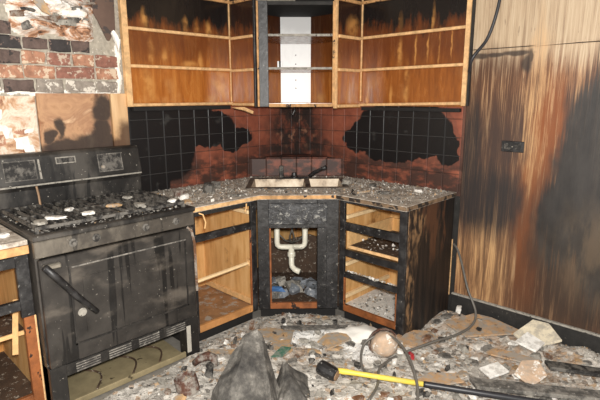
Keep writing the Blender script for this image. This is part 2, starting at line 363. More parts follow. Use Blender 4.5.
class B:
    def __init__(s): s.v = []; s.f = []; s.mi = []; s.mats = []
    def mat(s, key):
        if key not in s.mats: s.mats.append(key)
        return s.mats.index(key)
    def add(s, vs, fs, key=None):
        o = len(s.v); s.v += [Vector(v) for v in vs]; i = s.mat(key) if key else 0
        for f in fs: s.f.append([q+o for q in f]); s.mi.append(i)
        return s
    def box(s, x0, x1, y0, y1, z0, z1, fr=ID, key=None):
        vs = [fr(x, y, z) for z in (z0, z1) for (x, y) in ((x0, y0), (x1, y0), (x1, y1), (x0, y1))]
        fs = [(3, 2, 1, 0), (4, 5, 6, 7), (0, 1, 5, 4), (1, 2, 6, 5), (2, 3, 7, 6), (3, 0, 4, 7)]
        return s.add(vs, fs, key)
    def prism(s, pts, z0, z1, fr=ID, key=None):
        n = len(pts)
        vs = [fr(p[0], p[1], z0) for p in pts] + [fr(p[0], p[1], z1) for p in pts]
        fs = [tuple(range(n-1, -1, -1)), tuple(range(n, 2*n))] + [(i, (i+1) % n, n+(i+1) % n, n+i) for i in range(n)]
        return s.add(vs, fs, key)
    def tube(s, pts, r, n=8, key=None, closed=True):
        pts = [Vector(p) for p in pts]; rr = r if isinstance(r, (list, tuple)) else [r]*len(pts)
        t0 = (pts[1]-pts[0]).normalized(); a = t0.orthogonal().normalized(); vs = []; fs = []
        for i, p in enumerate(pts):
            t = (pts[min(i+1, len(pts)-1)]-pts[max(i-1, 0)]).normalized()
            a = (a-t*a.dot(t)).normalized(); b = t.cross(a)
            for k in range(n):
                q = 2*math.pi*k/n; vs.append(p+(a*math.cos(q)+b*math.sin(q))*rr[i])
        for i in range(len(pts)-1):
            for k in range(n): fs.append((i*n+k, i*n+(k+1) % n, (i+1)*n+(k+1) % n, (i+1)*n+k))
        fs += [tuple(range(n-1, -1, -1)), tuple((len(pts)-1)*n+k for k in range(n))]
        return s.add(vs, fs, key)
    def lathe(s, prof, c, n=16, fr=ID, key=None):
        vs = []; fs = []
        for (r, h) in prof:
            for k in range(n):
                q = 2*math.pi*k/n; vs.append(Vector(c)+fr(r*math.cos(q), r*math.sin(q), h)-fr.o)
        for i in range(len(prof)-1):
            for k in range(n): fs.append((i*n+k, i*n+(k+1) % n, (i+1)*n+(k+1) % n, (i+1)*n+k))
        fs += [tuple(range(n-1, -1, -1)), tuple((len(prof)-1)*n+k for k in range(n))]
        return s.add(vs, fs, key)
    def chunk(s, c, size, key=None, seed=0, flat=1.0, rz=None):
        """irregular angular lump from a jittered box with cut corners"""
        rd = random.Random(seed); sx, sy, sz = size
        ang = rd.uniform(0, 6.28) if rz is None else rz
        tx, ty = rd.uniform(-.25, .25)*flat, rd.uniform(-.25, .25)*flat
        R = Matrix.Rotation(ang, 3, 'Z') @ Matrix.Rotation(tx, 3, 'X') @ Matrix.Rotation(ty, 3, 'Y')
        n = rd.choice((4, 5, 5, 6)); vs = []
        for lev, (sc, h) in enumerate(((.96, -.5), (1.0, .15), (.84, .5))):
            for kk in range(n):
                q = 2*math.pi*kk/n + rd.uniform(-.25, .25); w = sc*rd.uniform(.6, 1.15)
                vs.append(Vector(c)+R @ Vector((math.cos(q)*w*sx*.5, math.sin(q)*w*sy*.5, (h+rd.uniform(-.15, .15))*sz)))
        fs = [tuple(range(n-1, -1, -1)), tuple(range(2*n, 3*n))]
        for l in range(2):
            for kk in range(n): fs.append((l*n+kk, l*n+(kk+1) % n, (l+1)*n+(kk+1) % n, (l+1)*n+kk))
        return s.add(vs, fs, key)
    def flake(s, c, size, key, rd):
        """tiny four-cornered shard"""
        ax = Vector((rd.gauss(0, 1), rd.gauss(0, 1), rd.gauss(0, .5))).normalized()
        ay = ax.cross(Vector((rd.gauss(0, .4), rd.gauss(0, .4), 1))).normalized(); az = ax.cross(ay)
        a, b, h = size*rd.uniform(.5, 1), size*rd.uniform(.3, .8), size*rd.uniform(.12, .4)
        c = Vector(c)
        vs = [c+ax*a+az*-h, c+ay*b-az*h, c-ax*a*rd.uniform(.5, 1)-az*h, c-ay*b-az*h, c+ax*a*rd.uniform(-.4, .4)+az*h, c+ay*b*rd.uniform(-.4, .4)+az*h*.8]
        fs = [(3, 2, 1, 0), (0, 1, 5, 4), (1, 2, 5), (2, 3, 4, 5), (3, 0, 4)]
        return s.add(vs, fs, key)
    def build(s, name, key=None, parent=None, bev=0, smooth=False, label=None, cat=None, group=None, kind=None):
        me = bpy.data.meshes.new(name)
        o = bpy.data.objects.new(name, me); COL.objects.link(o)
        if parent is not None:
            off = parent['_w'] if '_w' in parent else (0, 0, 0); off = Vector(off)
            o.parent = parent; o['_w'] = tuple(off); base = off
        else:
            xs = [v.x for v in s.v]; ys = [v.y for v in s.v]; zs = [v.z for v in s.v]
            base = Vector(((min(xs)+max(xs))/2, (min(ys)+max(ys))/2, min(zs))); o.location = base; o['_w'] = tuple(base)
        me.from_pydata([tuple(v-base) for v in s.v], [], s.f)
        keys = s.mats or [key]
        if key and s.mats: keys = s.mats
        for q in keys: me.materials.append(M[q])
        if s.mats: me.polygons.foreach_set('material_index', s.mi)
        me.validate(); me.update()
        bm = bmesh.new(); bm.from_mesh(me); bmesh.ops.recalc_face_normals(bm, faces=bm.faces); bm.to_mesh(me); bm.free()
        if smooth:
            for p in me.polygons: p.use_smooth = True
        if bev:
            md = o.modifiers.new('bevel', 'BEVEL'); md.width = bev; md.segments = 1; md.limit_method = 'ANGLE'
        tag(o, label, cat, group, kind); return o

def tag(o, label=None, cat=None, group=None, kind=None):
    if label: o['label'] = label
    if cat: o['category'] = cat
    if group: o['group'] = group
    if kind: o['kind'] = kind
    return o
def thing(name, loc, label, cat, group=None):
    o = bpy.data.objects.new(name, None); COL.objects.link(o); o.location = loc; o['_w'] = tuple(loc); o.empty_display_size = .1
    return tag(o, label, cat, group)
def bx(name, dims, key, parent=None, fr=ID, bev=.002, **kw):
    return B().box(*dims, fr=fr).build(name, key, parent, bev, **kw)
def fbm(x, y, z=0, o=4):
    return mnoise.fractal(Vector((x, y, z)), 1.0, 2.0, o)

# ------------------------------------------------------------------ setting
bx('floor', (-.15, 4.6, -4.6, .15, -.12, 0), 'floor_base', bev=0, kind='structure', label='bare floor slab under the fire rubble')
bx('ceiling', (-.15, 4.6, -4.6, .15, 2.62, 2.72), 'ash_dark', bev=0, kind='structure', label='smoke-stained ceiling')
wl = bx('wall_left', (-.15, 0, -4.6, 0, 0, 2.62), 'mortar', bev=0, kind='structure', label='burnt wall of brick, plaster and tile behind the range')
wr_ = bx('wall_right', (0, 4.6, 0, .15, 0, 2.62), 'char_dull', bev=0, kind='structure', label='wall with burnt tiles and scorched wood panelling')

# grout beds and tiles
bx('grout_bed', (.0, .005, -1.535, -.002, .86, 1.47), 'grout_left', wl, bev=0)
bx('grout_bed', (.002, 1.535, -.005, 0, .86, 1.47), 'grout_right', wr_, bev=0)
rows = [(1.369, 1.462)] + [(1.367-.121*(i+1)+.0025, 1.367-.0025-.121*i) for i in range(4)]
def tile_mesh(name, axis, w, h, key):
    b = B(); e = .0022
    # a flat body with a chamfered face
    if axis == 0: P = lambda a, d, c: (d, a, c)
    else: P = lambda a, d, c: (a, -d, c)
    vs = [P(a*w/2, 0, c*h/2) for a, c in ((-1, -1), (1, -1), (1, 1), (-1, 1))] + [P(a*w/2, .006, c*h/2) for a, c in ((-1, -1), (1, -1), (1, 1), (-1, 1))] + [P(a*(w/2-e), .0078, c*(h/2-e)) for a, c in ((-1, -1), (1, -1), (1, 1), (-1, 1))]
    fs = [(8, 9, 10, 11)] + [(i, (i+1) % 4, 4+(i+1) % 4, 4+i) for i in range(4)] + [(4+i, 4+(i+1) % 4, 8+(i+1) % 4, 8+i) for i in range(4)]
    me = bpy.data.meshes.new(name); me.from_pydata(vs, [], fs); me.materials.append(M[key])
    bm = bmesh.new(); bm.from_mesh(me); bmesh.ops.recalc_face_normals(bm, faces=bm.faces); bm.to_mesh(me); bm.free()
    return me
cache = {}
def tiles(axis, joints, key, parent):
    for (z0, z1) in rows:
        for a, b_ in zip(joints, joints[1:]):
            w, h = round(abs(b_-a)-.005, 4), round(z1-z0, 4)
            kk = (axis, w, h)
            if kk not in cache: cache[kk] = tile_mesh('tile', axis, w, h, key)
            o = bpy.data.objects.new('tile', cache[kk]); COL.objects.link(o); o.parent = parent
            c = (a+b_)/2; j = random.uniform(-.0008, .0008)
            p = Vector((.004+j, c, (z0+z1)/2)) if axis == 0 else Vector((c, -.004+j, (z0+z1)/2))
            o.location = p-Vector(parent['_w'])
jl = [-1.53]+[-.066-.122*i for i in range(11, -1, -1)]+[-.012]
tiles(0, jl, 'tile_left', wl)
jr = [.012]+[.061+.122*i for i in range(12)]+[1.52]
tiles(1, jr, 'tile_right', wr_)

CBX = 0.0
cb = wl
# bricks
bk = {}
def brick(y0, y1, z0, z1, key, proud=.012):
    w, h = round(y1-y0, 3), round(z1-z0, 3); kk = (w, h, key, random.randint(0, 2))
    if kk not in bk:
        b = B(); vs = []; rd = random.Random(hash(kk[:2]) % 999+kk[3])
        for (s, d) in ((1.0, -.01), (1.0, .007), (.93, .014)):
            for (a, c) in ((-1, -1), (-.2, -1), (1, -1), (1, 0), (1, 1), (.1, 1), (-1, 1), (-1, .1)):
                j = .006
                vs.append((d+rd.uniform(-.002, .002), a*w/2*(s if abs(a) == 1 else 1)+rd.uniform(-j, j), c*h/2*(s if abs(c) == 1 else 1)+rd.uniform(-j, j)))
        fs = [tuple(range(16, 24))]+[(l*8+i, l*8+(i+1) % 8, (l+1)*8+(i+1) % 8, (l+1)*8+i) for l in range(2) for i in range(8)]
        me = bpy.data.meshes.new('brick'); me.from_pydata(vs, [], fs); me.materials.append(M[key])
        bm = bmesh.new(); bm.from_mesh(me); bmesh.ops.recalc_face_normals(bm, faces=bm.faces); bm.to_mesh(me); bm.free()
        bk[kk] = me
    o = bpy.data.objects.new('brick', bk[kk]); COL.objects.link(o); o.parent = cb
    o.location = Vector((CBX+proud-.014+random.uniform(-.003, .003), (y0+y1)/2, (z0+z1)/2))-Vector(wl['_w'])
    o.rotation_euler.x = random.uniform(-.02, .02)
courses = [(1.540, 1.606, ['brick_grey', 'brick_grey', 'brick_grey', 'brick_dark'], [-1.58, -1.72, -1.90, -2.06, -2.22, -2.38, -2.54, -2.70]),
           (1.616, 1.680, ['brick_orange', 'brick_red', 'brick_orange'], [-1.572, -1.715, -1.945, -2.11, -2.25, -2.42, -2.58, -2.75]),
           (1.690, 1.757, ['brick_red', 'brick_orange', 'brick_red', 'brick_orange', 'brick_dark'], [-1.572, -1.715, -1.851, -1.988, -2.112, -2.24, -2.37, -2.50, -2.63, -2.76]),
           (1.767, 1.828, ['brick_dark', 'brick_black', 'brick_dark', 'brick_black'], [-1.735, -1.845, -1.965, -2.10, -2.225, -2.35, -2.48, -2.61, -2.74])]
for q_ in range(9):
    za = 1.840+.075*q_
    js_ = [-2.14-.06*(q_ % 2)-.13*i_ for i_ in range(5)] if q_ < 3 else [-1.70-.06*(q_ % 2)-.13*i_ for i_ in range(9)]
    courses.append((za, za+.063, ['brick_dark', 'brick_red', 'brick_grey'][q_ % 3:]+['brick_dark'], js_))
for z0, z1, ks, js in courses:
    for i, (a, b_) in enumerate(zip(js, js[1:])): brick(b_+.006, a-.006, z0, z1, ks[i % len(ks)])

# broken plaster over the bricks (rough height field on the wall)
def plaster(name, y0, y1, z0, z1, inside, key, amp=.03, step=.012, seed=0, x0=0.0):
    b = B(); ny, nz = int((y1-y0)/step), int((z1-z0)/step); idx = {}
    for j in range(nz+1):
        for i in range(ny+1):
            y, z = y0+i*step, z0+j*step
            e = inside(y+.025*fbm(y*9, z*9, seed), z+.025*fbm(y*9, z*9, seed+5))
            h = .004+max(0, min(1, e*14))*(.012+amp*max(0, .5+fbm(y*7, z*13+y*4, seed+2)))
            idx[i, j] = len(b.v); b.v.append(Vector((x0+(h if e > 0 else -.002), y, z)))
    for j in range(nz):
        for i in range(ny):
            q = (idx[i, j], idx[i+1, j], idx[i+1, j+1], idx[i, j+1])
            if any(b.v[t].x > x0 for t in q): b.f.append(q); b.mi.append(0)
    return b.build(name, key, cb)
def in1(y, z): return min(y+2.155, -1.715-y+.35*max(0, z-1.95), z-1.842, 2.14-z-.20*(y+2.2), .06)
plaster('broken_plaster', -2.20, -1.66, 1.81, 2.20, in1, 'plaster_mess', .085, .009, 3)
plaster('plaster_smear', -1.64, -1.53, 1.53, 1.86, lambda y, z: min(.018-abs(y+1.572-(z-1.7)*.08), .30-abs(z-1.69)), 'plaster_white', .02, .006, 9)
plaster('plaster_smear', -2.60, -1.57, 1.520, 1.560, lambda y, z: .010-abs(z-1.541), 'plaster_white', .012, .006, 12)
# torn board hanging beside the upper cabinet, and a curled flake
f0 = Fr((0, 0, 0), (0, 1, 0), (0, 0, 1), (1, 0, 0))
B().prism([(-1.727, 2.34), (-1.722, 2.06), (-1.708, 1.985), (-1.69, 1.955), (-1.640, 1.845), (-1.627, 1.842), (-1.61, 1.87), (-1.585, 1.91), (-1.572, 2.34)], .022, .036, f0).build('torn_board', 'torn_board', wl, .002)
fk = B(); vs = []
for i in range(7):
    t = i/6; y = -1.612+.030*t; zc = 1.895-t*.11; wd = .015*(1-abs(t-.35)*1.1)
    for q in (-1, 0, 1): vs.append((.040+.022*math.sin(t*3.1)+.01*abs(q), y+q*wd, zc+.01*q))
vs2 = [(v[0]-.006, v[1], v[2]) for v in vs]; n = len(vs)
fs = [(i*3+q, i*3+q+1, (i+1)*3+q+1, (i+1)*3+q) for i in range(6) for q in range(2)]
fs += [tuple(n+t for t in reversed(f)) for f in fs]
fk.add(vs+vs2, fs).build('plaster_curl', 'plaster_white', wl)
B().prism([(-2.06, 2.05), (-2.02, 2.05), (-1.99, 2.0), (-1.965, 1.94), (-2.01, 1.955), (-2.05, 2.0)], .085, .096, f0).build('plaster_flake', 'tan_bit', wl, .002)
rd = random.Random(4)
for i in range(26):
    y, z = rd.uniform(-2.12, -1.74), rd.uniform(1.87, 2.12)
    B().chunk((rd.uniform(.03, .065), y, z), (.04, rd.uniform(.05, .15), rd.uniform(.014, .036)), seed=i, flat=.9, rz=rd.uniform(-.3, .3)).build('plaster_chunk', rd.choice(['plaster_white', 'brick_orange', 'black_bit', 'ash', 'tan_bit', 'plaster_white', 'brown_bit', 'ash_dark']), wl)

# wallboard above the range
bx('wallboard_panel', (.0, .020, -2.065, -1.650, 1.14, 1.534), 'wallboard', wl)
bx('wood_strip', (.0, .026, -1.644, -1.540, 1.14, 1.534), 'stud_strip', wl)
bx('wallboard_panel', (.0, .014, -2.60, -2.072, 1.14, 1.520), 'wallboard_crumbled', wl)
rd = random.Random(9)
for i in range(10):
    B().chunk((.016, rd.uniform(-2.33, -2.10), rd.uniform(1.22, 1.5)), (.016, rd.uniform(.04, .1), rd.uniform(.02, .06)), seed=40+i, flat=.3, rz=0).build('board_flake', rd.choice(['plaster_white', 'tan_bit', 'brick_orange', 'plaster_white']), wl)

# panelling sheets on the right wall
bx('wood_panel', (1.540, 3.2, -.012, 0, .17, 1.792), 'panelling', wr_, bev=.002)
bx('wood_panel', (1.540, 3.2, -.015, 0, 1.796, 2.62), 'panelling', wr_, bev=.002)
B().prism([(1.88, 1.788), (1.99, 1.802), (2.15, 1.806), (2.26, 1.797), (2.15, 1.796), (1.99, 1.792)], .012, .024, Fr((0, 0, 0), (1, 0, 0), (0, 0, 1), (0, -1, 0))).build('split_lip', 'panelling', wr_)
bb = B().box(1.53, 3.2, -.030, -.012, 0, .178).box(1.53, 3.2, -.036, -.012, 0, .02)
bb.build('baseboard_right', 'char_dull', None, .003, kind='structure', label='charred wooden baseboard under the scorched panelling')
B().box(1.53, 3.2, -.031, -.010, .172, .184).build('trim_1', 'ash', None, .002, kind='structure', label='ash-covered top edge of the baseboard')
# outlet
t = thing('wall_outlet', (1.852, -.012, 1.213), 'soot-black double wall outlet in the scorched panelling', 'outlet')
bx('cover_plate', (1.785, 1.919, -.020, -.0122, 1.180, 1.246), 'char', t, bev=.003)
for s in (-1, 1):
    bx('socket_face', (1.852+s*.032-.017, 1.852+s*.032+.017, -.023, -.019, 1.196, 1.230), 'black_bit', t, bev=.002)
B().lathe([(.004, 0), (.004, .003)], (1.852, -.0205, 1.213), 8, Fr((0, 0, 0), (1, 0, 0), (0, 0, 1), (0, -1, 0))).build('screw', 'steel_dull', t)

# ------------------------------------------------------------------ upper cabinets
ZB, ZT, S1, S2 = 1.447, 2.15, 1.708, 1.932
CL = ((1.463, 'bottom_cleat'), (1.703, 'shelf_cleat'), (1.928, 'shelf_cleat'), (2.172, 'top_cleat'))
ZT2 = 2.20
def upper_left():
    t = thing('wall_cabinet', (.16, -1.12, ZB), 'wall cabinet remains beside the exposed brick, brown back with pale shelf cleats', 'cabinet')
    y0, y1 = -1.530, -.710
    bx('back_panel', (.0145, .022, y0+.02, y1, 1.452, ZT2), 'cab_back_left', t, bev=0)
    bx('side_panel', (.0145, .292, y1, y1+.014, 1.444, ZT2), 'cab_side', t, bev=0)
    bx('end_strip', (.0145, .050, y0-.018, y0+.020, 1.452, 2.40), 'raw_edge', t, label='pale raw edge strip beside the brick')
    for zz, nm in CL:
        h = .0095
        k1 = 'raw_edge_scorched' if zz > 2 else 'raw_edge'
        B().add([(x, y, z+(0 if y < -1 else .002)) for y in (y0+.021, y1-.001) for x, z in ((.0225, zz-h), (.046, zz-h), (.046, zz+h), (.0225, zz+h))], [(0, 1, 2, 3), (4, 7, 6, 5), (0, 4, 5, 1), (1, 5, 6, 2), (2, 6, 7, 3), (3, 7, 4, 0)]).build(nm, k1, t, .003)
        bx(nm, (.047, .290, y1-.020, y1-.0005, zz-h-.004, zz+h-.004), k1, t, bev=.003)
    bx('corner_bead', (.0225, .034, y1-.010, y1-.0005, 1.478, ZT2), 'raw_edge', t)
    bx('front_stile', (.2925, .312, y1-.012, y1+.014, 1.44, ZT2), 'char', t)
    B().prism([(-.90, ZB-.006), (-.80, ZB-.004), (-.715, ZB-.035), (-.72, ZB-.055), (-.80, ZB-.028), (-.86, ZB-.018)], .255, .280, f0).build('split_rail', 'raw_edge', t, .002)
    bx('charred_underside', (.0145, .050, y0+.02, y1-.03, 1.424, 1.4505), 'soot', t)
upper_left()
def upper_right():
    t = thing('wall_cabinet', (1.12, -.16, ZB), 'wall cabinet remains beside the wood panelling, brown back with pale shelf cleats', 'cabinet')
    x0, x1 = .703, 1.530
    bx('back_panel', (x0, x1-.015, -.022, -.0145, 1.445, ZT2), 'cab_back_right', t, bev=0)
    bx('side_panel', (x0-.014, x0, -.305, -.0145, 1.43, ZT2), 'cab_side', t, bev=0)
    bx('end_strip', (x1-.014, x1+.016, -.050, -.0165, 1.452, 2.40), 'raw_edge', t, label='pale raw edge strip beside the panelling')
    bx('end_strip', (x1+.0165, x1+.030, -.040, -.0165, 1.452, 2.40), 'char_dull', t)
    for zz, nm in CL:
        h = .0095; d = -.012 if zz < 1.5 else 0
        k1 = 'raw_edge_scorched' if zz > 2 else 'raw_edge'
        B().add([(x, y, z+(d if x < 1 else .005)) for x in (x0+.001, x1-.015) for y, z in ((-.0225, zz-h), (-.046, zz-h), (-.046, zz+h), (-.0225, zz+h))], [(0, 1, 2, 3), (4, 7, 6, 5), (0, 4, 5, 1), (1, 5, 6, 2), (2, 6, 7, 3), (3, 7, 4, 0)]).build(nm, k1, t, .003)
        bx(nm, (x0+.0005, x0+.022, -.303, -.047, zz-h+d-.006, zz+h+d-.004), k1, t, bev=.003)
    bx('corner_bead', (x0+.0005, x0+.012, -.034, -.0225, 1.478, ZT2), 'raw_edge', t)
    bx('charred_underside', (x0+.03, x1-.02, -.050, -.0145, 1.412, 1.436), 'soot', t)
    bx('front_stile', (x0-.014, x0+.012, -.325, -.306, 1.43, ZT2), 'raw_edge', t)
upper_right()
def upper_corner():
    t = thing('corner_wall_cabinet', (.30, -.30, ZB), 'doorless diagonal corner wall cabinet with a white back board', 'cabinet')
    pent = [(.0145, -.694), (.30, -.694), (.687, -.31), (.687, -.0145), (.19, -.0145), (.0145, -.19)]
    bx('back_panel', (.0145, .022, -.685, -.195, ZB, ZT), 'cab_corner', t, bev=0)
    bx('back_panel', (.195, .677, -.022, -.0145, ZB, ZT), 'cab_corner', t, bev=0)
    bx('side_panel', (.024, .29, -.6955, -.686, ZB, ZT), 'cab_corner', t, bev=0)
    bx('side_panel', (.678, .6885, -.30, -.024, ZB, ZT), 'cab_corner', t, bev=0)
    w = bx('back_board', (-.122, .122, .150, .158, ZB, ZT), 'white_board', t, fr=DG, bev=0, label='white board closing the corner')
    fd = Fr((0, 0, 0), DG.x, (0, 0, 1), DG.y)
    for zz in (1.965, 1.84, 1.77, 1.645, 1.58):
        B().lathe([(.005, 0), (.005, .002)], DG(.0, .158, zz), 8, fd).build('screw_hole', 'black_bit', w)
    B().prism(pent, ZB+.004, ZB+.020).build('bottom_panel', 'cab_shelf', t)
    B().prism(pent, ZT-.018, ZT).build('top_panel', 'soot', t)
    inner = [(.030, -.683), (.29, -.683), (.675, -.30), (.675, -.030), (.215, -.030), (.030, -.215)]
    for zz in (S1, S2):
        o = B().prism(inner, zz-.007, zz+.007).build('shelf', 'cab_shelf', t)
        bx('front_edge', (-.20, .262, .690, .697, zz-.008, zz+.008), 'ash', o, fr=DG, bev=.001)
    bx('stile', (-.262, -.198, .703, .735, ZB-.004, ZT), 'char', t, fr=DG, label='soot-black stile')
    bx('stile_edge', (-.276, -.262, .703, .737, ZB-.004, ZT), 'raw_edge_scorched', t, fr=DG)
    bx('stile', (.250, .274, .703, .727, ZB-.004, ZT), 'raw_edge_scorched', t, fr=DG)
    bx('bottom_rail', (-.198, .250, .703, .722, ZB-.006, ZB+.016), 'raw_edge_scorched', t, fr=DG)
    bx('top_rail', (-.198, .250, .703, .722, ZT-.025, ZT), 'char_dull', t, fr=DG)
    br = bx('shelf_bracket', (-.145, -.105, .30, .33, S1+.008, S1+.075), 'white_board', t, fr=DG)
    bx('bracket_slot', (-.132, -.118, .328, .334, S1+.008, S1+.075), 'black_bit', br, fr=DG, bev=0)
    # bent metal bit hanging at the bottom
    B().tube([DG(-.02, .70, ZB-.005), DG(-.015, .72, ZB-.03), DG(-.03, .72, ZB-.06)], .006, 6).build('hanging_hook', 'char', t)
upper_corner()

# ------------------------------------------------------------------ base cabinets
ZC = .855   # top of the boxes
def base_left():
    t = thing('base_cabinet', (.30, -1.255, 0), 'open burnt base cabinet between the range and the sink cabinet', 'cabinet')
    y0, y1 = -1.522, -1.0
    bx('side_panel', (.03, .588, y1-.016, y1, .09, ZC), 'ply_gold', t, bev=0, label='golden plywood side')
    bx('side_panel', (.03, .588, y0, y0+.016, .09, ZC), 'ply_gold', t, bev=0)
    bx('back_panel', (.022, .030, y0, y1, .09, ZC), 'ply_gold', t, bev=0)
    bx('floor_panel', (.03, .588, y0+.017, y1-.017, .10, .116), 'floor_ply', t, bev=0)
    bx('stile', (.59, .612, y1-.045, y1, .09, ZC), 'char', t)
    bx('stile', (.59, .612, y0, y0+.05, .09, ZC), 'char', t)
    bx('top_rail', (.59, .612, y0+.05, y1-.045, .825, ZC), 'char_dull', t)
    bx('drawer_rail', (.59, .614, y0+.05, y1-.045, .668, .712), 'char', t)
    bx('bottom_rail', (.59, .612, y0+.05, y1-.045, .09, .135), 'rail_raw', t, label='raw wood bottom rail')
    bx('stile_lining', (.60, .6135, y1-.056, y1-.046, .138, .662), 'rail_burnt', t)
    bx('drawer_runner', (.10, .585, y1-.050, y1-.018, .762, .788), 'runner_pale', t)
    B().tube([(.565, -1.49, .405), (.565, -1.3, .412), (.560, -1.03, .420)], .012, 6).build('shelf_cleat', 'runner_pale', t)
    bx('cleat_block', (.545, .58, -1.04, -1.018, .40, .445), 'runner', t)
    bx('shelf_cleat', (.03, .585, y1-.030, y1-.017, .125, .165), 'runner', t)
    bx('toe_kick', (.535, .55, y0, y1, 0, .088), 'soot', t, bev=0)
base_left()
def sink_base():
    t = thing('sink_cabinet', (.5, -.5, 0), 'charred diagonal sink cabinet with its door missing and pipes inside', 'cabinet')
    n0, n1 = 1.112, 1.1335
    bx('stile', (-.268, -.192, n0, n1, .09, ZC), 'char', t, fr=DG)
    bx('stile', (.128, .268, n0, n1, .09, ZC), 'char', t, fr=DG)
    bx('mullion', (.128, .190, n1, n1+.012, .10, .665), 'char', t, fr=DG)
    bx('top_rail', (-.192, .128, n0, n1, .822, ZC), 'char', t, fr=DG)
    bx('middle_rail', (-.192, .128, n0, n1, .662, .70), 'char', t, fr=DG)
    bx('false_front', (-.195, .190, n1, n1+.014, .690, .830), 'blister', t, fr=DG, bev=.004, label='blistered black false drawer front')
    bx('bottom_rail', (-.192, .128, n0, n1, .09, .132), 'rail_burnt', t, fr=DG, label='scorched brown bottom rail')
    bx('stile_lining', (-.192, -.180, n0+.002, n1+.002, .134, .66), 'rail_burnt', t, fr=DG)
    bx('toe_kick', (-.262, .262, n0-.07, n0-.055, 0, .088), 'soot', t, fr=DG, bev=0)
    pent = [(.03, -.99), (.585, -.99), (.975, -.60), (.975, -.03), (.03, -.03)]
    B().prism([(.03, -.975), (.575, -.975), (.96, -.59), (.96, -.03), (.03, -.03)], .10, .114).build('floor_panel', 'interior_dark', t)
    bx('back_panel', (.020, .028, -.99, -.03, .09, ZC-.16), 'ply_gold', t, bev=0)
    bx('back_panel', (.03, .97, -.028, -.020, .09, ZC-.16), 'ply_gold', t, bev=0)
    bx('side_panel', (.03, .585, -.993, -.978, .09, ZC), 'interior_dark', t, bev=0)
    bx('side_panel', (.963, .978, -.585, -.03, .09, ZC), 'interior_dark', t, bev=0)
    # drain pipes
    d = thing('drain_pipe', DG(0, .80, .25), 'white plastic double drain pipe hanging inside the sink cabinet', 'pipe')
    q = .82
    B().tube([DG(-.150, q, .655), DG(-.150, q, .47), DG(-.147, q, .45), DG(-.135, q, .438), DG(-.115, q, .434), DG(0.035, q, .434)], .020, 10).build('tailpiece', 'pvc', d, smooth=True)
    B().tube([DG(.055, q, .64), DG(.055, q, .47), DG(.050, q, .45), DG(.038, q, .438), DG(.02, q, .434), DG(-.04, q, .434)], .020, 10).build('tailpiece', 'pvc', d, smooth=True)
    B().tube([DG(-.045, q, .440), DG(-.045, q, .31), DG(-.040, q+.01, .285), DG(-.020, q+.03, .268), DG(.015, q+.05, .258)], .021, 10).build('trap_bend', 'pvc', d, smooth=True)
    for (a, zz) in ((-.150, .645), (.055, .60)):
        B().lathe([(.026, 0), (.028, .006), (.028, .028), (.026, .034)], DG(a, q, zz-.03), 12).build('slip_nut', 'pvc', d)
    B().lathe([(.027, 0), (.029, .006), (.029, .028), (.027, .034)], DG(-.045, q, .36), 12).build('slip_nut', 'pvc', d)
    B().lathe([(.022, 0), (.024, .03), (.03, .05)], DG(.055, q, .61), 12).build('strainer_tail', 'black_bit', d)
    for i, (a, s) in enumerate(((-.09, 1), (.01, -1))):
        pts = [DG(a+s*.03*u+.05*s*math.sin(u*3.1), .66+.03*math.sin(u*4), .63-.22*math.sin(u*1.57)) for u in [j/10 for j in range(11)]]
        pts += [DG(a+s*(.07+.1*u), .68, .41+.10*u) for u in (.3, .6, 1)]
        B().tube(pts, .006, 6).build('supply_hose', 'cable_grey', None, smooth=True, label='grey flexible water hose curving behind the drain pipe', cat='hose', group='hoses in the sink cabinet')
    # wall outlet block high at the back of the cabinet
    # rubbish on the cabinet floor
    rd = random.Random(21)
    for i in range(16):
        a, nn = rd.uniform(-.22, .2), rd.uniform(.75, 1.05)
        B().chunk(DG(a, nn, .114+.03), (rd.uniform(.09, .16), rd.uniform(.06, .11), .05), seed=200+i, flat=1.2).build('rubbish_scrap', ['bag_grey', 'bag_grey', 'ash_dark', 'bag_grey', 'ash'][i % 5], None,
            label='crumpled '+['pale grey', 'mid grey', 'dark', 'bluish grey', 'ash-coloured'][i % 5]+' scrap on the sink cabinet floor '+('under the drain pipe' if nn < .9 else 'just inside the door opening'), cat='rubbish', group='scraps in the sink cabinet')
    B().chunk(DG(-.14, 1.03, .19), (.11, .035, .03), seed=77, rz=.4).build('plastic_strip', 'blue_bit', None, label='blue plastic strip on the rubbish in the sink cabinet', cat='plastic')
    b = B(); rd = random.Random(5)
    for i in range(26):
        b.flake(DG(rd.uniform(-.2, .2), rd.uniform(.72, 1.08), rd.uniform(.12, .21)), rd.uniform(.008, .02), rd.choice(['white_bit', 'ash', 'black_bit']), rd)
    b.build('ash_crumbs', None, None, kind='stuff', label='pale ash crumbs strewn in the sink cabinet', cat='debris')
    # leaning scorched board inside
    B().prism([(-.26, .12), (.22, .12), (.22, .40), (.1, .44), (-.1, .39), (-.26, .42)], .50, .515, Fr((0, 0, 0), DG.x, (0, 0, 1), DG.y)).build('fallen_board', 'interior_dark', None, .002, label='scorched brown board standing inside the sink cabinet', cat='board')
sink_base()
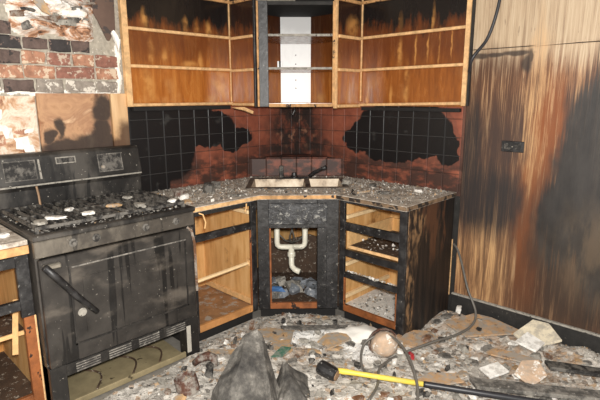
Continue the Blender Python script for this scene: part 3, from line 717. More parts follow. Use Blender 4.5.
def base_right():
    t = thing('drawer_cabinet', (1.25, -.30, 0), 'charred base cabinet with four empty drawer openings', 'cabinet')
    x0, x1 = 1.0, 1.505; F = -.612
    bx('side_panel', (x0, x0+.016, -.588, -.03, .09, ZC), 'ply_gold', t, bev=0, label='golden plywood side')
    bx('end_panel', (x1-.018, x1, -.590, -.018, 0, ZC), 'end_panel', t, bev=.002, label='charred end panel with tan scorched patches')
    bx('end_strip', (x1-.016, x1+.004, -.022, -.014, .16, .56), 'raw_edge', t, bev=0)
    bx('back_panel', (x0, x1-.018, -.028, -.020, .09, ZC), 'ply_gold', t, bev=0)
    bx('floor_panel', (x0+.017, x1-.019, -.588, -.03, .10, .116), 'crumb_w', t, bev=0)
    bx('stile', (x0, x0+.040, F, -.590, .09, ZC), 'char', t)
    bx('stile', (x1-.050, x1, F, -.590, .0, ZC), 'char', t)
    for nm, a, b_, ky in (('top_rail', .838, ZC, 'char'), ('drawer_rail', .655, .708, 'char'), ('drawer_rail', .478, .524, 'char'), ('drawer_rail', .330, .366, 'char'), ('bottom_rail', .09, .134, 'rail_burnt')):
        bx(nm, (x0+.04, x1-.05, F, -.590, a, b_), ky, t)
    bx('stile_lining', (x1-.058, x1-.050, F-.001, -.592, .136, .328), 'rail_burnt', t)
    bx('stile_lining', (x0+.040, x0+.047, F-.001, -.592, .136, .328), 'rail_burnt', t)
    for zz in (.725, .40, .17):
        bx('drawer_runner', (x0+.018, x0+.046, -.585, -.06, zz, zz+.024), 'runner_pale', t)
    for zz in (.725, .17):
        bx('drawer_runner', (x1-.042, x1-.020, -.585, -.06, zz, zz+.022), 'runner', t)
    # the second opening still has a drawer box without its front
    d = thing('drawer_box', (1.25, -.55, .53), 'frontless wooden drawer left in the second opening of the charred cabinet', 'drawer')
    bx('drawer_bottom', (1.05, 1.445, -.58, -.05, .532, .544), 'interior_dark', d, bev=0)
    for a in (1.043, 1.440): bx('drawer_side', (a, a+.012, -.584, -.05, .53, .645), 'runner', d, bev=0)
    bx('drawer_back', (1.055, 1.44, -.062, -.05, .545, .64), 'ply_gold', d, bev=0)
    bx('drawer_lip', (1.055, 1.44, -.588, -.576, .528, .548), 'raw_edge', d)
    b = B(); rd = random.Random(8)
    for i in range(300):
        zz, ya = rd.choice(((.546, -.57), (.368, -.60), (.118, -.58), (.118, -.58)))
        y = rd.uniform(ya, -.2 if zz != .368 else -.595); b.flake((rd.uniform(1.06, 1.43), y, zz+.004), rd.uniform(.006, .02), rd.choice(['white_bit', 'ash', 'white_bit', 'ash_dark', 'tan_bit']), rd)
    b.build('ash_crumbs', None, None, kind='stuff', label='white ash crumbs inside the empty drawer openings', cat='debris')
    bx('toe_kick', (x0, x1-.02, -.545, -.53, 0, .088), 'soot', t, bev=0)
    bx('foot_block', (x1-.025, x1+.003, -.635, -.614, .0, .075), 'head_tan', None, label='small tan wood block at the foot of the drawer cabinet', cat='block')
base_right()
def base_end():
    t = thing('base_cabinet', (.30, -2.70, 0), 'burnt open base cabinet with a drawer gap, left of the range', 'cabinet')
    t['label'] = 'burnt open base cabinet carrying the short countertop beside the range'
    y0, y1 = -3.05, -2.372
    bx('side_panel', (.03, .588, y1-.016, y1, .0, ZC), 'ply_gold', t, bev=0)
    bx('side_panel', (.03, .588, y0, y0+.016, .0, ZC), 'ply_gold', t, bev=0)
    bx('back_panel', (.022, .030, y0, y1, .09, ZC), 'ply_gold_flat', t, bev=0)
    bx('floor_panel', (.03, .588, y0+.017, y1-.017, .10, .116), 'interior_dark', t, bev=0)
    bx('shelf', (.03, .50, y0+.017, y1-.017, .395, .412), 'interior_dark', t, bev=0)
    bx('shelf_edge', (.50, .512, y0+.017, y1-.017, .393, .414), 'runner', t)
    bx('stile', (.59, .616, y1-.055, y1, .52, ZC-.035), 'char', t)
    bx('lower_stile', (.59, .616, y1-.048, y1, .0, .52), 'rail_burnt', t)
    bx('stile_edge', (.60, .6165, y1-.006, y1+.004, .0, .52), 'raw_edge', t)
    bx('stile', (.59, .612, y0, y0+.05, .0, ZC), 'char', t)
    bx('drawer_rail', (.59, .618, y0+.05, y1-.055, .765, .815), 'char', t)
    bx('drawer_rail', (.59, .618, y0+.05, y1-.055, .560, .605), 'char', t)
    bx('bottom_rail', (.59, .612, y0+.05, y1-.048, .09, .125), 'rail_burnt', t)
    B().tube([(.56, -2.46, .33), (.50, -2.43, .45), (.44, -2.40, .55)], .014, 6).build('diagonal_brace', 'runner', t)
    bx('toe_kick', (.535, .55, y0+.017, y1-.017, 0, .088), 'soot', t, bev=0)
    c = thing('end_countertop', (.3, -2.7, ZC), 'short scorched countertop on the base cabinet beside the range', 'countertop')
    bx('slab', (.022, .635, -3.05, -2.372, ZC+.010, .888), 'counter_top', c)
    bx('front_edge', (.6185, .642, -3.05, -2.372, ZC-.03, ZC+.009), 'raw_edge_scorched', c)
    bx('splash_strip', (.022, .045, -3.05, -2.372, .889, .99), 'wallboard_crumbled', c)
    rd = random.Random(3)
    for i in range(6):
        B().chunk((rd.uniform(.3, .58), rd.uniform(-2.5, -2.4), .897), (rd.uniform(.05, .1), .05, .02), seed=300+i, flat=.4).build('board_scrap', rd.choice(['ash', 'tan_bit', 'white_bit']), None, label=['broad', 'narrow', 'small', 'thick', 'crooked', 'jagged'][i]+' flat scrap on the short countertop', cat='scrap', group='scraps on the short countertop')
base_end()

# ------------------------------------------------------------------ countertop with sink cut-out
ct = thing('countertop', (.5, -.5, ZC), 'long L-shaped countertop buried in ash with a diagonal corner', 'countertop')
ZK0, ZK = .857, .8875
poly = [(.015, -1.524), (.632, -1.524), (.632, -.985), (.985, -.632), (1.512, -.632), (1.512, -.015), (.015, -.015)]
SK = [(-.345, .52), (.345, .52), (.345, .93), (-.345, .93)]  # sink hole in the diagonal frame (t, n)
def slab_with_hole(outer, hole, z0, z1):
    bm = bmesh.new()
    ov = [bm.verts.new((p[0], p[1], z1)) for p in outer]; hv = [bm.verts.new(tuple(DG(h[0], h[1], z1))) for h in hole]
    ed = [bm.edges.new((ov[i], ov[(i+1) % len(ov)])) for i in range(len(ov))]+[bm.edges.new((hv[i], hv[(i+1) % 4])) for i in range(4)]
    bmesh.ops.triangle_fill(bm, use_beauty=True, edges=ed)
    g = bmesh.ops.extrude_face_region(bm, geom=list(bm.faces))
    for v in [q for q in g['geom'] if isinstance(q, bmesh.types.BMVert)]: v.co.z = z0
    b = B(); bm.verts.ensure_lookup_table(); bm.verts.index_update()
    b.add([v.co.copy() for v in bm.verts], [[v.index for v in f.verts] for f in bm.faces]); bm.free(); return b
slab_with_hole(poly, SK, ZK0, ZK).build('slab', 'counter_top', ct)
def edge_strip(a, b_, key):
    a, b_ = Vector((*a, 0)), Vector((*b_, 0)); d = (b_-a).normalized(); nrm = Vector((d.y, -d.x, 0))
    B().box(0, (b_-a).length, 0, .008, ZK0+.004, ZK-.003, fr=Fr(a, d, nrm)).build('front_edge', key, ct, .002)
edge_strip((.632, -1.524), (.632, -.985), 'raw_edge'); edge_strip((.632, -.985), (.985, -.632), 'raw_edge_scorched'); edge_strip((.985, -.632), (1.512, -.632), 'raw_edge_sooty')
edge_strip((1.512, -.632), (1.512, -.03), 'raw_edge_sooty')
# hanging splinters under the edge
B().tube([(.635, -1.46, .85), (.648, -1.44, .84), (.65, -1.425, .79), (.645, -1.43, .755)], .005, 5).build('splinter', 'runner', ct)
B().tube([(.635, -1.10, .85), (.642, -1.11, .82), (.64, -1.12, .80)], .005, 5).build('splinter', 'runner', ct)

# tiled ledge behind the sink
lg = thing('tiled_ledge', (.2, -.2, ZK), 'low terracotta tiled ledge across the corner behind the sink', 'ledge')
B().prism([(.016, -.545), (.545, -.016), (.016, -.016)], ZK+.001, 1.03).build('ledge_core', 'grout_right', lg)
for i in range(6):
    a = -.360+.120*i
    bx('tile', (a+.003, a+.117, .389, .398, ZK+.006, 1.032), 'tile_right', lg, fr=DG, bev=.003)
for i in range(2):
    for j in range(4-2*i):
        a = -(4-2*i)*.062+.124*j
        bx('tile', (a+.003, a+.121, .272-.12*i, .386-.12*i, 1.031, 1.040), 'tile_right', lg, fr=DG, bev=.003)

# sink
sk = thing('kitchen_sink', DG(0, .72, .74), 'sooty double-bowl steel sink set in the corner countertop', 'sink')
zr = ZK+.003
def bowl(t0, t1, n0, n1, depth):
    b = B(); i = .022
    top = [(t0, n0), (t1, n0), (t1, n1), (t0, n1)]; bot = [(t0+i, n0+i), (t1-i, n0+i), (t1-i, n1-i), (t0+i, n1-i)]
    vs = [DG(a, n, zr+.004) for a, n in top]+[DG(a, n, zr-depth) for a, n in bot]
    vs += [DG(a+(.003 if k in (1, 2) else -.003), n+(.003 if k in (2, 3) else -.003), zr+.004) for k, (a, n) in enumerate(top)]+[DG(a, n, zr-depth-.004) for a, n in bot]
    fs = [(4, 5, 6, 7)]+[(k, (k+1) % 4, 4+(k+1) % 4, 4+k) for k in range(4)]
    fs += [(15, 14, 13, 12)]+[(8+k, 12+k, 12+(k+1) % 4, 8+(k+1) % 4) for k in range(4)]+[(k, 8+k, 8+(k+1) % 4, (k+1) % 4) for k in range(4)]
    return b.add(vs, fs).build('bowl', 'sink_steel', sk, .0)
k = N('sink_steel'); f = k.noise(k.pos(), 6, 5, .6)
col = k.ramp(f, [(.38, srgb(58, 46, 38)), (.48, srgb(168, 150, 128)), (.7, srgb(214, 202, 182))])
M['sink_steel'] = k.done(col, .5, f, .1, .01, .3)
k = N('sink_rim'); f = k.noise(k.pos(), 12, 5, .6)
M['sink_rim'] = k.done(k.ramp(f, [(.4, srgb(40, 36, 34)), (.6, srgb(126, 116, 104))]), .5, f, .2, .01, .3)
bowl(-.322, .055, .56, .895, .15); bowl(.095, .322, .56, .895, .13)
rm = B()
for (a, b_, c, d) in ((-.36, .36, .50, .558), (-.36, .36, .897, .945), (-.36, -.325, .558, .897), (.325, .36, .558, .897), (.058, .092, .558, .897)):
    rm.box(a, b_, c, d, zr-.001, zr+.006, fr=DG)
rm.build('rim', 'sink_rim', sk, .002)
fc = thing('faucet', DG(-.02, .535, zr), 'charred black faucet lying broken at the back of the sink', 'faucet')
B().lathe([(.030, .006), (.030, .02), (.022, .03), (.018, .05)], DG(-.02, .532, zr), 12).build('base', 'char', fc)
bx('deck_plate', (-.11, .09, .512, .552, zr+.0065, zr+.016), 'char', fc, fr=DG, bev=.004)
B().tube([DG(.10, .53, zr+.02), DG(.13, .55, zr+.05), DG(.19, .58, zr+.085), DG(.22, .60, zr+.10)], [.016, .015, .013, .016], 8).build('spout', 'char', fc, smooth=True)
bx('melted_handle', (-.135, -.10, .515, .545, zr+.01, zr+.105), 'black_bit', fc, fr=DG, bev=.006)

# counter rubble (uncountable crumbs) and bigger bits
def in_sink(x, y):
    t, n = (x+y)/R2, (x-y)/R2; return -.37 < t < .37 and .49 < n < .95
def on_counter(x, y):
    if in_sink(x, y) or x+(-y) < .60: return False
    return (x < .60 and y > -1.50) or (y > -.60 and x < 1.49) or (x-y < 1.55 and x < .96 and y > -.96)
b = B(); rd = random.Random(31); cnt = 0
while cnt < 2600:
    x, y = rd.uniform(.03, 1.49), rd.uniform(-1.5, -.03)
    if not on_counter(x, y): continue
    cnt += 1; b.flake((x, y, ZK+rd.uniform(.0, .008)), rd.uniform(.003, .010)*(2.4 if rd.random() < .07 else 1), rd.choices(['crumb_a', 'crumb_w', 'crumb_b', 'crumb_d', 'crumb_t', 'crumb_k', 'brown_bit'], [5, 5, 4, 2, 2, .9, .6])[0], rd)
b.build('counter_ash', None, None, kind='stuff', label='ash and crumbled debris covering the long countertop', cat='debris')
b = B(); rd = random.Random(32)
for i in range(160):
    t, n = rd.uniform(-.30, .30), rd.uniform(.58, .72)
    if .05 < t < .10: continue
    b.flake(DG(t, n+.15, zr-.125), rd.uniform(.01, .03), rd.choice(['ash', 'ash_dark', 'black_bit']), rd)
b.build('sink_ash', None, None, kind='stuff', label='ash lying in the sink bowls', cat='debris')
bits = [(.40, -1.40, 'white_bit', 'white curled scrap on the counter beside the range', (.09, .05, .03)), (.30, -1.38, 'rust', 'rusty brown lump on the counter beside the range', (.08, .06, .04)),
        (.50, -1.44, 'tan_bit', 'flat tan flake on the counter beside the range', (.10, .05, .014)), (.33, -1.17, 'black_bit', 'black charred cone-shaped lump on the left counter', (.09, .07, .06)),
        (.22, -1.02, 'ash_dark', 'dark grey lump on the counter below the black tiles', (.10, .07, .04)), (.80, -.30, 'ash', 'pale grey lump on the counter right of the sink', (.08, .06, .035)),
        (1.0, -.25, 'black_bit', 'black flake on the right counter', (.10, .05, .02)), (1.2, -.40, 'ash_dark', 'dark slate piece near the end of the right counter', (.13, .09, .015)),
        (1.33, -.2, 'white_bit', 'white flake near the panelled end of the right counter', (.07, .05, .015)), (.55, -1.10, 'ash_dark', 'flat dark piece at the front of the left counter', (.12, .06, .012)),
        (1.08, -.48, 'tan_bit', 'tan splinter at the front of the right counter', (.12, .03, .012))]
for i, (x, y, ky, lb, sz) in enumerate(bits):
    B().chunk((x, y, ZK+sz[2]*.5+.003), sz, seed=500+i, flat=.5).build('debris_lump', ky, None, label=lb, cat='debris')
B().tube([(.99, -.47, ZK+.01), (1.02, -.50, ZK+.015), (1.05, -.56, ZK+.008), (1.10, -.58, ZK+.008)], .006, 5).build('wire_scrap', 'black_bit', None, label='bent black wire on the right counter', cat='wire')

# ------------------------------------------------------------------ range
Y0, Y1 = -2.362, -1.535; FX = .665
rg = thing('gas_range', (.36, -1.95, 0), 'burnt black freestanding gas range with a backguard and dangling oven handle', 'stove')
bx('body_side', (.05, FX, Y1-.02, Y1, .03, .88), 'range_black', rg)
bx('body_side', (.05, FX, Y0, Y0+.02, .03, .88), 'range_black', rg)
bx('body_back', (.05, .07, Y0+.02, Y1-.02, .03, .88), 'range_black', rg)
bx('oven_floor', (.07, FX-.005, Y0+.02, Y1-.02, .225, .245), 'range_black', rg)
# cooktop with raised rim
c = B().box(.05, .69, Y0-.006, Y1+.004, .882, .898)
c.box(.66, .708, Y0-.010, Y1+.006, .888, .912).box(.05, .665, Y0-.008, Y0+.018, .898, .912).box(.05, .665, Y1-.016, Y1+.006, .898, .912)
ck = c.build('cooktop', 'range_black', rg, .004)
for bx_, by in ((.24, -2.16), (.24, -1.74), (.50, -2.16), (.50, -1.74)):
    o = B().lathe([(.075, 0), (.078, .008), (.05, .014), (.048, .026), (.036, .03)], (bx_, by, .898), 16).build('burner', 'black_bit', ck)
    B().lathe([(.034, .03), (.036, .036), (.02, .042)], (bx_, by, .898), 14).build('burner_cap', 'char', ck)
for k_, (ya, yb) in enumerate(((Y0+.03, -1.955), (-1.942, Y1-.03))):
    g = B()
    for x in (.135, .645): g.box(x-.006, x+.006, ya, yb, .925, .940)
    for y in (ya, yb): g.box(.135, .645, y-.006, y+.006, .925, .940)
    for i in range(1, 9):
        y = ya+(yb-ya)*i/9; g.box(.14, .64, y-.0045, y+.0045, .930, .946)
    for x in (.39,): g.box(x-.005, x+.005, ya, yb, .926, .939)
    for x in (.14, .64):
        for y in (ya, yb): g.box(x-.008, x+.008, y-.008, y+.008, .898, .926)
    g.build('grate', 'black_bit', rg, 0)
# backguard: slanted body
prof = [(.032, .898), (.105, .898), (.118, .93), (.120, 1.02), (.135, 1.045), (.135, 1.06), (.105, 1.20), (.09, 1.215), (.032, 1.215)]
vs = [(x, y, z) for y in (Y0-.01, Y1+.004) for x, z in prof]; n = len(prof)
fs = [tuple(range(n)), tuple(range(2*n-1, n-1, -1))]+[(i, (i+1) % n, n+(i+1) % n, n+i) for i in range(n)]
bgd = B().add(vs, fs).build('backguard', 'range_black', rg, .003)
# plane of the slanted console face
ev = Vector((.105-.135, 0, 1.20-1.06)).normalized(); nv = Vector((ev.z, 0, -ev.x))
cf = Fr((.135, 0, 1.06), (0, 1, 0), ev, nv)
def frame_on(name, y0, y1, v0, v1, w, key, par, d=.004):
    f = B()
    f.box(y0, y1, v0, v0+w, .0005, d, fr=cf).box(y0, y1, v1-w, v1, .0005, d, fr=cf).box(y0, y0+w, v0+w, v1-w, .0005, d, fr=cf).box(y1-w, y1, v0+w, v1-w, .0005, d, fr=cf)
    return f.build(name, key, par)
for (a, b_) in ((-2.30, -2.14), (-1.80, -1.65)):
    bx('gauge_glass', (a+.006, b_-.006, .022, .118, .0005, .003), 'black_bit', bgd, fr=cf, bev=0)
    frame_on('gauge_frame', a, b_, .016, .124, .005, 'ash_dark', bgd)
bx('gauge_bar', (-2.128, -2.118, .016, .124, .0005, .005), 'ash', bgd, fr=cf, bev=0)
frame_on('clock_frame', -2.035, -1.925, .088, .126, .006, 'ash', bgd, .006)
bx('clock_display', (-2.028, -1.932, .095, .119, .0005, .003), 'black_bit', bgd, fr=cf, bev=0)
B().lathe([(.012, 0), (.010, .014), (.004, .016)], cf(-1.775, .045, 0), 10, Fr((0, 0, 0), cf.x, cf.y, cf.z)).build('knob_stub', 'tan_bit', bgd)
bx('trim_lip', (.136, .141, Y0-.008, Y1, 1.043, 1.052), 'ash', bgd, bev=.001)
B().tube([(.14, -2.155, 1.04), (.15, -2.152, .99), (.17, -2.155, .93)], .006, 5).build('melted_drip', 'head_tan', bgd)
# control panel with knob stubs
bx('control_panel', (FX, .695, Y0-.004, Y1+.002, .806, .884), 'range_panel', rg, bev=.004)
for y in (-2.20, -2.09, -1.83, -1.65):
    o = B().lathe([(.020, 0), (.020, .006), (.010, .008), (.009, .02)], (.695, y, .850), 12, Fr((0, 0, 0), (0, 1, 0), (0, 0, 1), (1, 0, 0))).build('knob_stub', 'black_bit', rg)
# oven door
dr = bx('oven_door', (FX+.002, .700, Y0+.006, Y1-.010, .262, .796), 'range_door', rg, bev=.005)
f = B()
ya, yb, za, zb = -2.235, -1.600, .345, .735
for d_ in (((ya, yb, za, za+.008)), (ya, ya+.008, za, zb), (yb-.008, yb, za, zb)): f.box(.700, .705, d_[0], d_[1], d_[2], d_[3])
f.build('door_bead', 'range_black', dr)
bx('door_window', (.7001, .7025, ya+.06, yb-.06, za+.05, zb-.06), 'range_door', dr, bev=0)
bx('door_top_trim', (.700, .706, -2.22, -1.60, .732, .739), 'ash_dark', dr, bev=.001)
bx('handle_mount', (.700, .728, -2.345, -2.27, .752, .778), 'steel_dull', dr, bev=.006)
B().tube([(.735, -2.345, .775), (.735, -2.30, .715), (.732, -2.22, .60), (.728, -2.13, .49)], [.016, .017, .016, .013], 8).build('handle', 'char', dr, smooth=True, label='oven handle hanging loose at a slant')
B().lathe([(.022, 0), (.020, .003)], (.7005, -2.19, .50), 12, Fr((0, 0, 0), (0, 1, 0), (0, 0, 1), (1, 0, 0))).build('ash_spot', 'ash', dr)
B().tube([(.69, -1.58, .80), (.705, -1.560, .78), (.712, -1.548, .70), (.712, -1.548, .55), (.71, -1.545, .42)], .008, 6).build('door_hinge_arm', 'brown_bit', dr)
# vent strip and empty storage-drawer bay
bx('vent_strip', (FX-.005, .690, Y0+.07, Y1-.075, .196, .256), 'range_black', rg, bev=.002)
vn = bpy.data.objects
for s in range(4):
    ya = Y0+.12+s*.165
    for i in range(4):
        bx('vent_slat', (.690, .694, ya, ya+.12, .202+i*.013, .208+i*.013), 'ash_dark', rg, bev=0)
bx('front_leg', (.60, .692, Y1-.075, Y1, .0, .26), 'range_black', rg)
bx('front_leg', (.60, .692, Y0, Y0+.075, .0, .26), 'range_black', rg)
bx('drawer_slide', (.6925, .6965, Y1-.085, Y1-.058, .05, .215), 'bracket_steel', rg, bev=.001, label='bright steel drawer slide')
bx('bay_rail', (.56, .575, Y0+.02, Y1-.02, .16, .19), 'range_black', rg)
pn = B(); 
vs = []; nx, ny = 8, 24
for i in range(nx+1):
    for j in range(ny+1):
        x = .10+.56*i/nx; y = Y0+.085+(Y1-.085-Y0-.085)*j/ny; vs.append((x, y, .026+.008*fbm(x*5, y*5, 3)+.012*max(0, math.sin((y+x*.8)*14))**6))
fs = [(i*(ny+1)+j, (i+1)*(ny+1)+j, (i+1)*(ny+1)+j+1, i*(ny+1)+j+1) for i in range(nx) for j in range(ny)]
n = len(vs); vs += [(v[0], v[1], v[2]-.006) for v in vs]; fs += [tuple(n+q for q in reversed(f_)) for f_ in fs]
pn.add(vs, fs).build('bay_floor', 'pan_tan', rg, smooth=True, label='warped tan metal floor of the empty drawer bay')
for yy in (-2.12, -1.92, -1.76):
    B().tube([(.655-.38*q/16, yy+.055*math.sin(q/16*5.6-.4), .043) for q in range(17)], .005, 6).build('bay_rib', 'interior_dark', rg, smooth=True)
bx('bay_lip', (.655, .670, Y0+.08, Y1-.08, .012, .045), 'pan_tan', rg)
# ash on cooktop
b = B(); rd = random.Random(14)
for i in range(1100):
    b.flake((rd.uniform(.13, .66), rd.uniform(Y0+.02, Y1-.02), rd.uniform(.900, .914)), rd.uniform(.005, .016), rd.choices(['crumb_a', 'crumb_w', 'crumb_d', 'crumb_k', 'crumb_t', 'crumb_b'], [3, 2, 4, 8, .8, 3])[0], rd)
b.build('range_ash', None, None, kind='stuff', label='ash flakes littering the cooktop of the range', cat='debris')
for i, (x, y, sx, ky, lb) in enumerate(((.56, -2.22, .12, 'white_bit', 'large white flake lying at the front burner near the loose handle'), (.58, -2.07, .09, 'plaster_white', 'pale curled flake on the middle of the cooktop'),
        (.50, -1.90, .09, 'tan_bit', 'orange-tan flake on the cooktop grate'), (.60, -1.80, .10, 'ash', 'grey flake at the front of the cooktop'), (.42, -2.10, .07, 'white_bit', 'small white flake by the middle grate bars'),
        (.62, -1.62, .07, 'white_bit', 'white flake on the cooktop corner next to the counter'), (.35, -1.75, .07, 'ash', 'grey flake by the rear burner'), (.60, -2.30, .10, 'ash', 'broad grey flake at the cooktop corner near the loose handle'))):
    B().chunk((x, y, .949), (sx, sx*.6, .014), seed=700+i, flat=.2).build('plaster_flake', ky, None, label=lb, cat='debris')

# ------------------------------------------------------------------ floor rubble
def foot(x, y):
    """True where furniture stands"""
    if x < .56 and y > -1.50: return True
    if y > -.56 and x < 1.487: return True
    if x-y < 1.52 and x < 1.1 and y > -1.1: return True
    if x < .70 and Y0-.01 < y < Y1+.01: return True
    if x < .62 and y <= Y0: return True
    return y > -.036
def hgt(x, y):
    h = .018+.028*fbm(x*1.7, y*1.7, 1)+.016*fbm(x*6, y*6, 4)+.010*fbm(x*18, y*18, 8, 3)
    def bump(cx, cy, rx, ry, a): return a*math.exp(-((x-cx)/rx)**2-((y-cy)/ry)**2)
    h += bump(1.95, -.18, .45, .18, .06)+bump(1.15, -.85, .25, .10, .035)+bump(1.35, -.72, .18, .1, .04)+bump(2.35, -.12, .2, .15, .06)
    h += bump(1.62, -.15, .12, .14, .05)+bump(.85, -1.35, .15, .2, .02)
    h *= min(1, max(.15, (x-.55)*6))
    return max(.004, h)
b = B(); st = .0135; X0_, X1_, YA, YB = .56, 3.6, -3.6, -.034
nx, ny = int((X1_-X0_)/st), int((YB-YA)/st); idx = {}
for i in range(nx+1):
    for j in range(ny+1):
        x, y = X0_+i*st, YA+j*st
        if not foot(x, y):
            idx[i, j] = len(b.v); b.v.append(Vector((x, y, hgt(x, y))))
for i in range(nx):
    for j in range(ny):
        q = [(i, j), (i+1, j), (i+1, j+1), (i, j+1)]
        if all(t in idx for t in q): b.f.append([idx[t] for t in q]); b.mi.append(0)
b.build('ash_bed', 'rubble_ground', None, kind='stuff', label='uneven bed of grey ash and plaster dust over the floor', cat='debris')
b = B(); rd = random.Random(15); cnt = 0
while cnt < 9500:
    x, y = rd.uniform(.60, 2.9), rd.uniform(-2.5, -.05)
    if foot(x, y): continue
    if rd.random() < .55 and not (x-y < 3.2): continue
    if abs(x-1.31) < .22 and abs(y+.735) < .13 and rd.random() < .8: continue
    cnt += 1; s_ = rd.uniform(.003, .008)*(2.6 if rd.random() < .10 else 1)
    b.flake((x, y, hgt(x, y)+s_*.15), s_, rd.choices(['crumb_a', 'crumb_w', 'crumb_b', 'crumb_d', 'crumb_t', 'crumb_k', 'brown_bit'], [6, 3, 5, 2, 2.5, .8, .5])[0], rd)
b.build('rubble_crumbs', None, None, kind='stuff', label='countless small crumbs of plaster, wood and char on the floor', cat='debris')

# countable mid-size fragments
kinds = [('plaster_fragment', 'ash', 'grey plaster fragment', 'grey plaster fragments', 26, (.05, .10), .025),
         ('plaster_fragment', 'white_bit', 'white plaster fragment', 'white plaster fragments', 20, (.04, .07), .02),
         ('wood_chip', 'tan_bit', 'tan wood chip', 'tan wood chips', 18, (.05, .11), .014),
         ('charcoal_lump', 'black_bit', 'black charcoal lump', 'charcoal lumps', 18, (.04, .07), .03),
         ('slate_piece', 'ash_dark', 'dark grey flat piece', 'dark flat pieces', 16, (.06, .12), .014),
         ('bark_scrap', 'brown_bit', 'brown scorched scrap', 'brown scraps', 12, (.05, .09), .018)]
rd = random.Random(77); sd = 1000
KEEP = [(1.42, -1.22, .13), (1.2, -1.55, .32), (1.34, -.72, .13)]
kinds = [(a, b_, c, d, int(e*1.5), f, g) for a, b_, c, d, e, f, g in kinds]
ZONES = [(.78, -1.62, 'beside the range leg'), (.80, -1.25, 'before the open base cabinet'), (1.02, -.98, 'before the sink cabinet'), (1.36, -.80, 'before the drawer cabinet'),
         (1.62, -.40, 'beside the charred end panel'), (1.95, -.18, 'along the charred baseboard'), (1.42, -1.10, 'around the hammer head'), (1.75, -.90, 'beside the yellow hammer handle'),
         (2.15, -.60, 'by the dark plank'), (1.05, -1.40, 'behind the peaked slab'), (1.55, -1.45, 'in front of the hammer'), (.95, -1.85, 'around the burnt can'), (1.85, -.52, 'by the cable end of the hammer')]
ZONES[-1] = (1.85, -.52, 'between the hammer and the plywood sheet')
for nm, ky, lb, gp, cnt, (sa, sb), th in kinds:
    i = 0; made = {}
    while i < cnt:
        x, y = rd.uniform(.72, 2.45), rd.uniform(-1.9, -.12)
        if foot(x+.03, y) or foot(x-.05, y) or foot(x, y+.06) or x-y > 3.15 or any((x-a)**2+(y-c_)**2 < r*r for a, c_, r in KEEP): continue
        s_ = rd.uniform(sa, sb); i += 1; sd += 1
        o = B().chunk((x, y, hgt(x, y)+th*.35), (s_, s_*rd.uniform(.45, .8), th), seed=sd, flat=.9).build(nm, ky, None, cat='debris', group=gp)
        zn = min(ZONES, key=lambda q: (q[0]-x)**2+(q[1]-y)**2)[2]; made.setdefault(zn, []).append((s_, o))
    for zn, L in made.items():
        L.sort(key=lambda q: -q[0])
        for q, (_, o) in enumerate(L):
            w = '' if len(L) == 1 else (('larger ' if q == 0 else 'smaller ') if len(L) == 2 else 'largest ' if q == 0 else 'smallest ' if q == len(L)-1 else 'middling ')
            o['label'] = w+lb+' '+zn

# --- named debris
def plate(name, pts, z, th, key, label, cat, tilt=(0, 0), bev=.002):
    """flat polygon plate, corner points in x,y; tilt = slope along x and y from the first corner"""
    cx = sum(p[0] for p in pts)/len(pts); cy = sum(p[1] for p in pts)/len(pts); b = B(); n = len(pts)
    zf = lambda p: z+(p[0]-cx)*tilt[0]+(p[1]-cy)*tilt[1]
    b.add([(p[0], p[1], zf(p)) for p in pts]+[(p[0], p[1], zf(p)+th) for p in pts], [tuple(range(n-1, -1, -1)), tuple(range(n, 2*n))]+[(i, (i+1) % n, n+(i+1) % n, n+i) for i in range(n)])
    return b.build(name, key, None, bev, label=label, cat=cat)
plate('plywood_sheet', [(1.62, -.30), (1.80, -.36), (2.06, -.09), (1.83, -.055), (1.72, -.08)], .085, .010, 'plywood', 'broad tan plywood sheet lying against the charred baseboard', 'board', (-.05, .10))
plate('plywood_scrap', [(1.47, -.70), (1.62, -.66), (1.70, -.50), (1.60, -.44), (1.52, -.50)], .055, .010, 'plywood', 'tan plywood scrap at the foot of the charred end panel', 'board', (-.05, .08))
plate('plywood_scrap', [(1.80, -.96), (1.90, -.93), (2.0, -.80), (1.93, -.76), (1.82, -.84)], .045, .009, 'plywood', 'tan wood scrap beside the dark hammer grip', 'board', (0, .08))
plate('plywood_scrap', [(1.95, -.45), (2.20, -.40), (2.22, -.33), (1.98, -.36)], .06, .010, 'plywood', 'narrow tan wood strip in the middle of the rubble below the panelling', 'board', (0, .1))
plate('cardboard_sheet', [(.75, -1.30), (.98, -1.36), (1.08, -1.16), (.95, -1.00), (.78, -1.08)], .035, .008, 'tan_bit', 'creased tan cardboard sheet in front of the open base cabinet', 'sheet', (0.02, .06))
plate('cardboard_sheet', [(1.15, -1.00), (1.26, -1.00), (1.31, -.86), (1.22, -.82), (1.14, -.90)], .055, .007, 'tan_bit', 'rounded tan cardboard piece before the sink cabinet', 'sheet', (0, .15))
plate('laminate_strip', [(.88, -1.05), (.93, -1.07), (1.27, -.74), (1.22, -.71)], .075, .007, 'ash_dark', 'long grey laminate strip lying before the sink cabinet', 'strip')
plate('dark_plank', [(2.0, -.74), (2.07, -.80), (2.62, -.46), (2.57, -.40)], .045, .022, 'ash_dark', 'long dark charred plank behind the hammer grip', 'plank', (.02, 0))
plate('dark_plank', [(2.25, -.36), (2.30, -.42), (2.72, -.22), (2.70, -.16)], .085, .02, 'black_bit', 'charred plank half buried near the baseboard', 'plank', (.02, 0))
plate('grey_cover', [(2.17, -.58), (2.27, -.60), (2.31, -.50), (2.24, -.43), (2.17, -.48)], .085, .010, 'pot_clay', 'rounded pinkish-grey plate lying on the dark plank', 'plate', (-.1, .35))
plate('white_board_scrap', [(2.02, -.20), (2.14, -.25), (2.27, -.13), (2.17, -.05), (2.08, -.06)], .125, .014, 'ply_sheet_pale', 'large cream plasterboard chunk leaning by the baseboard', 'plasterboard', (-.05, .45))
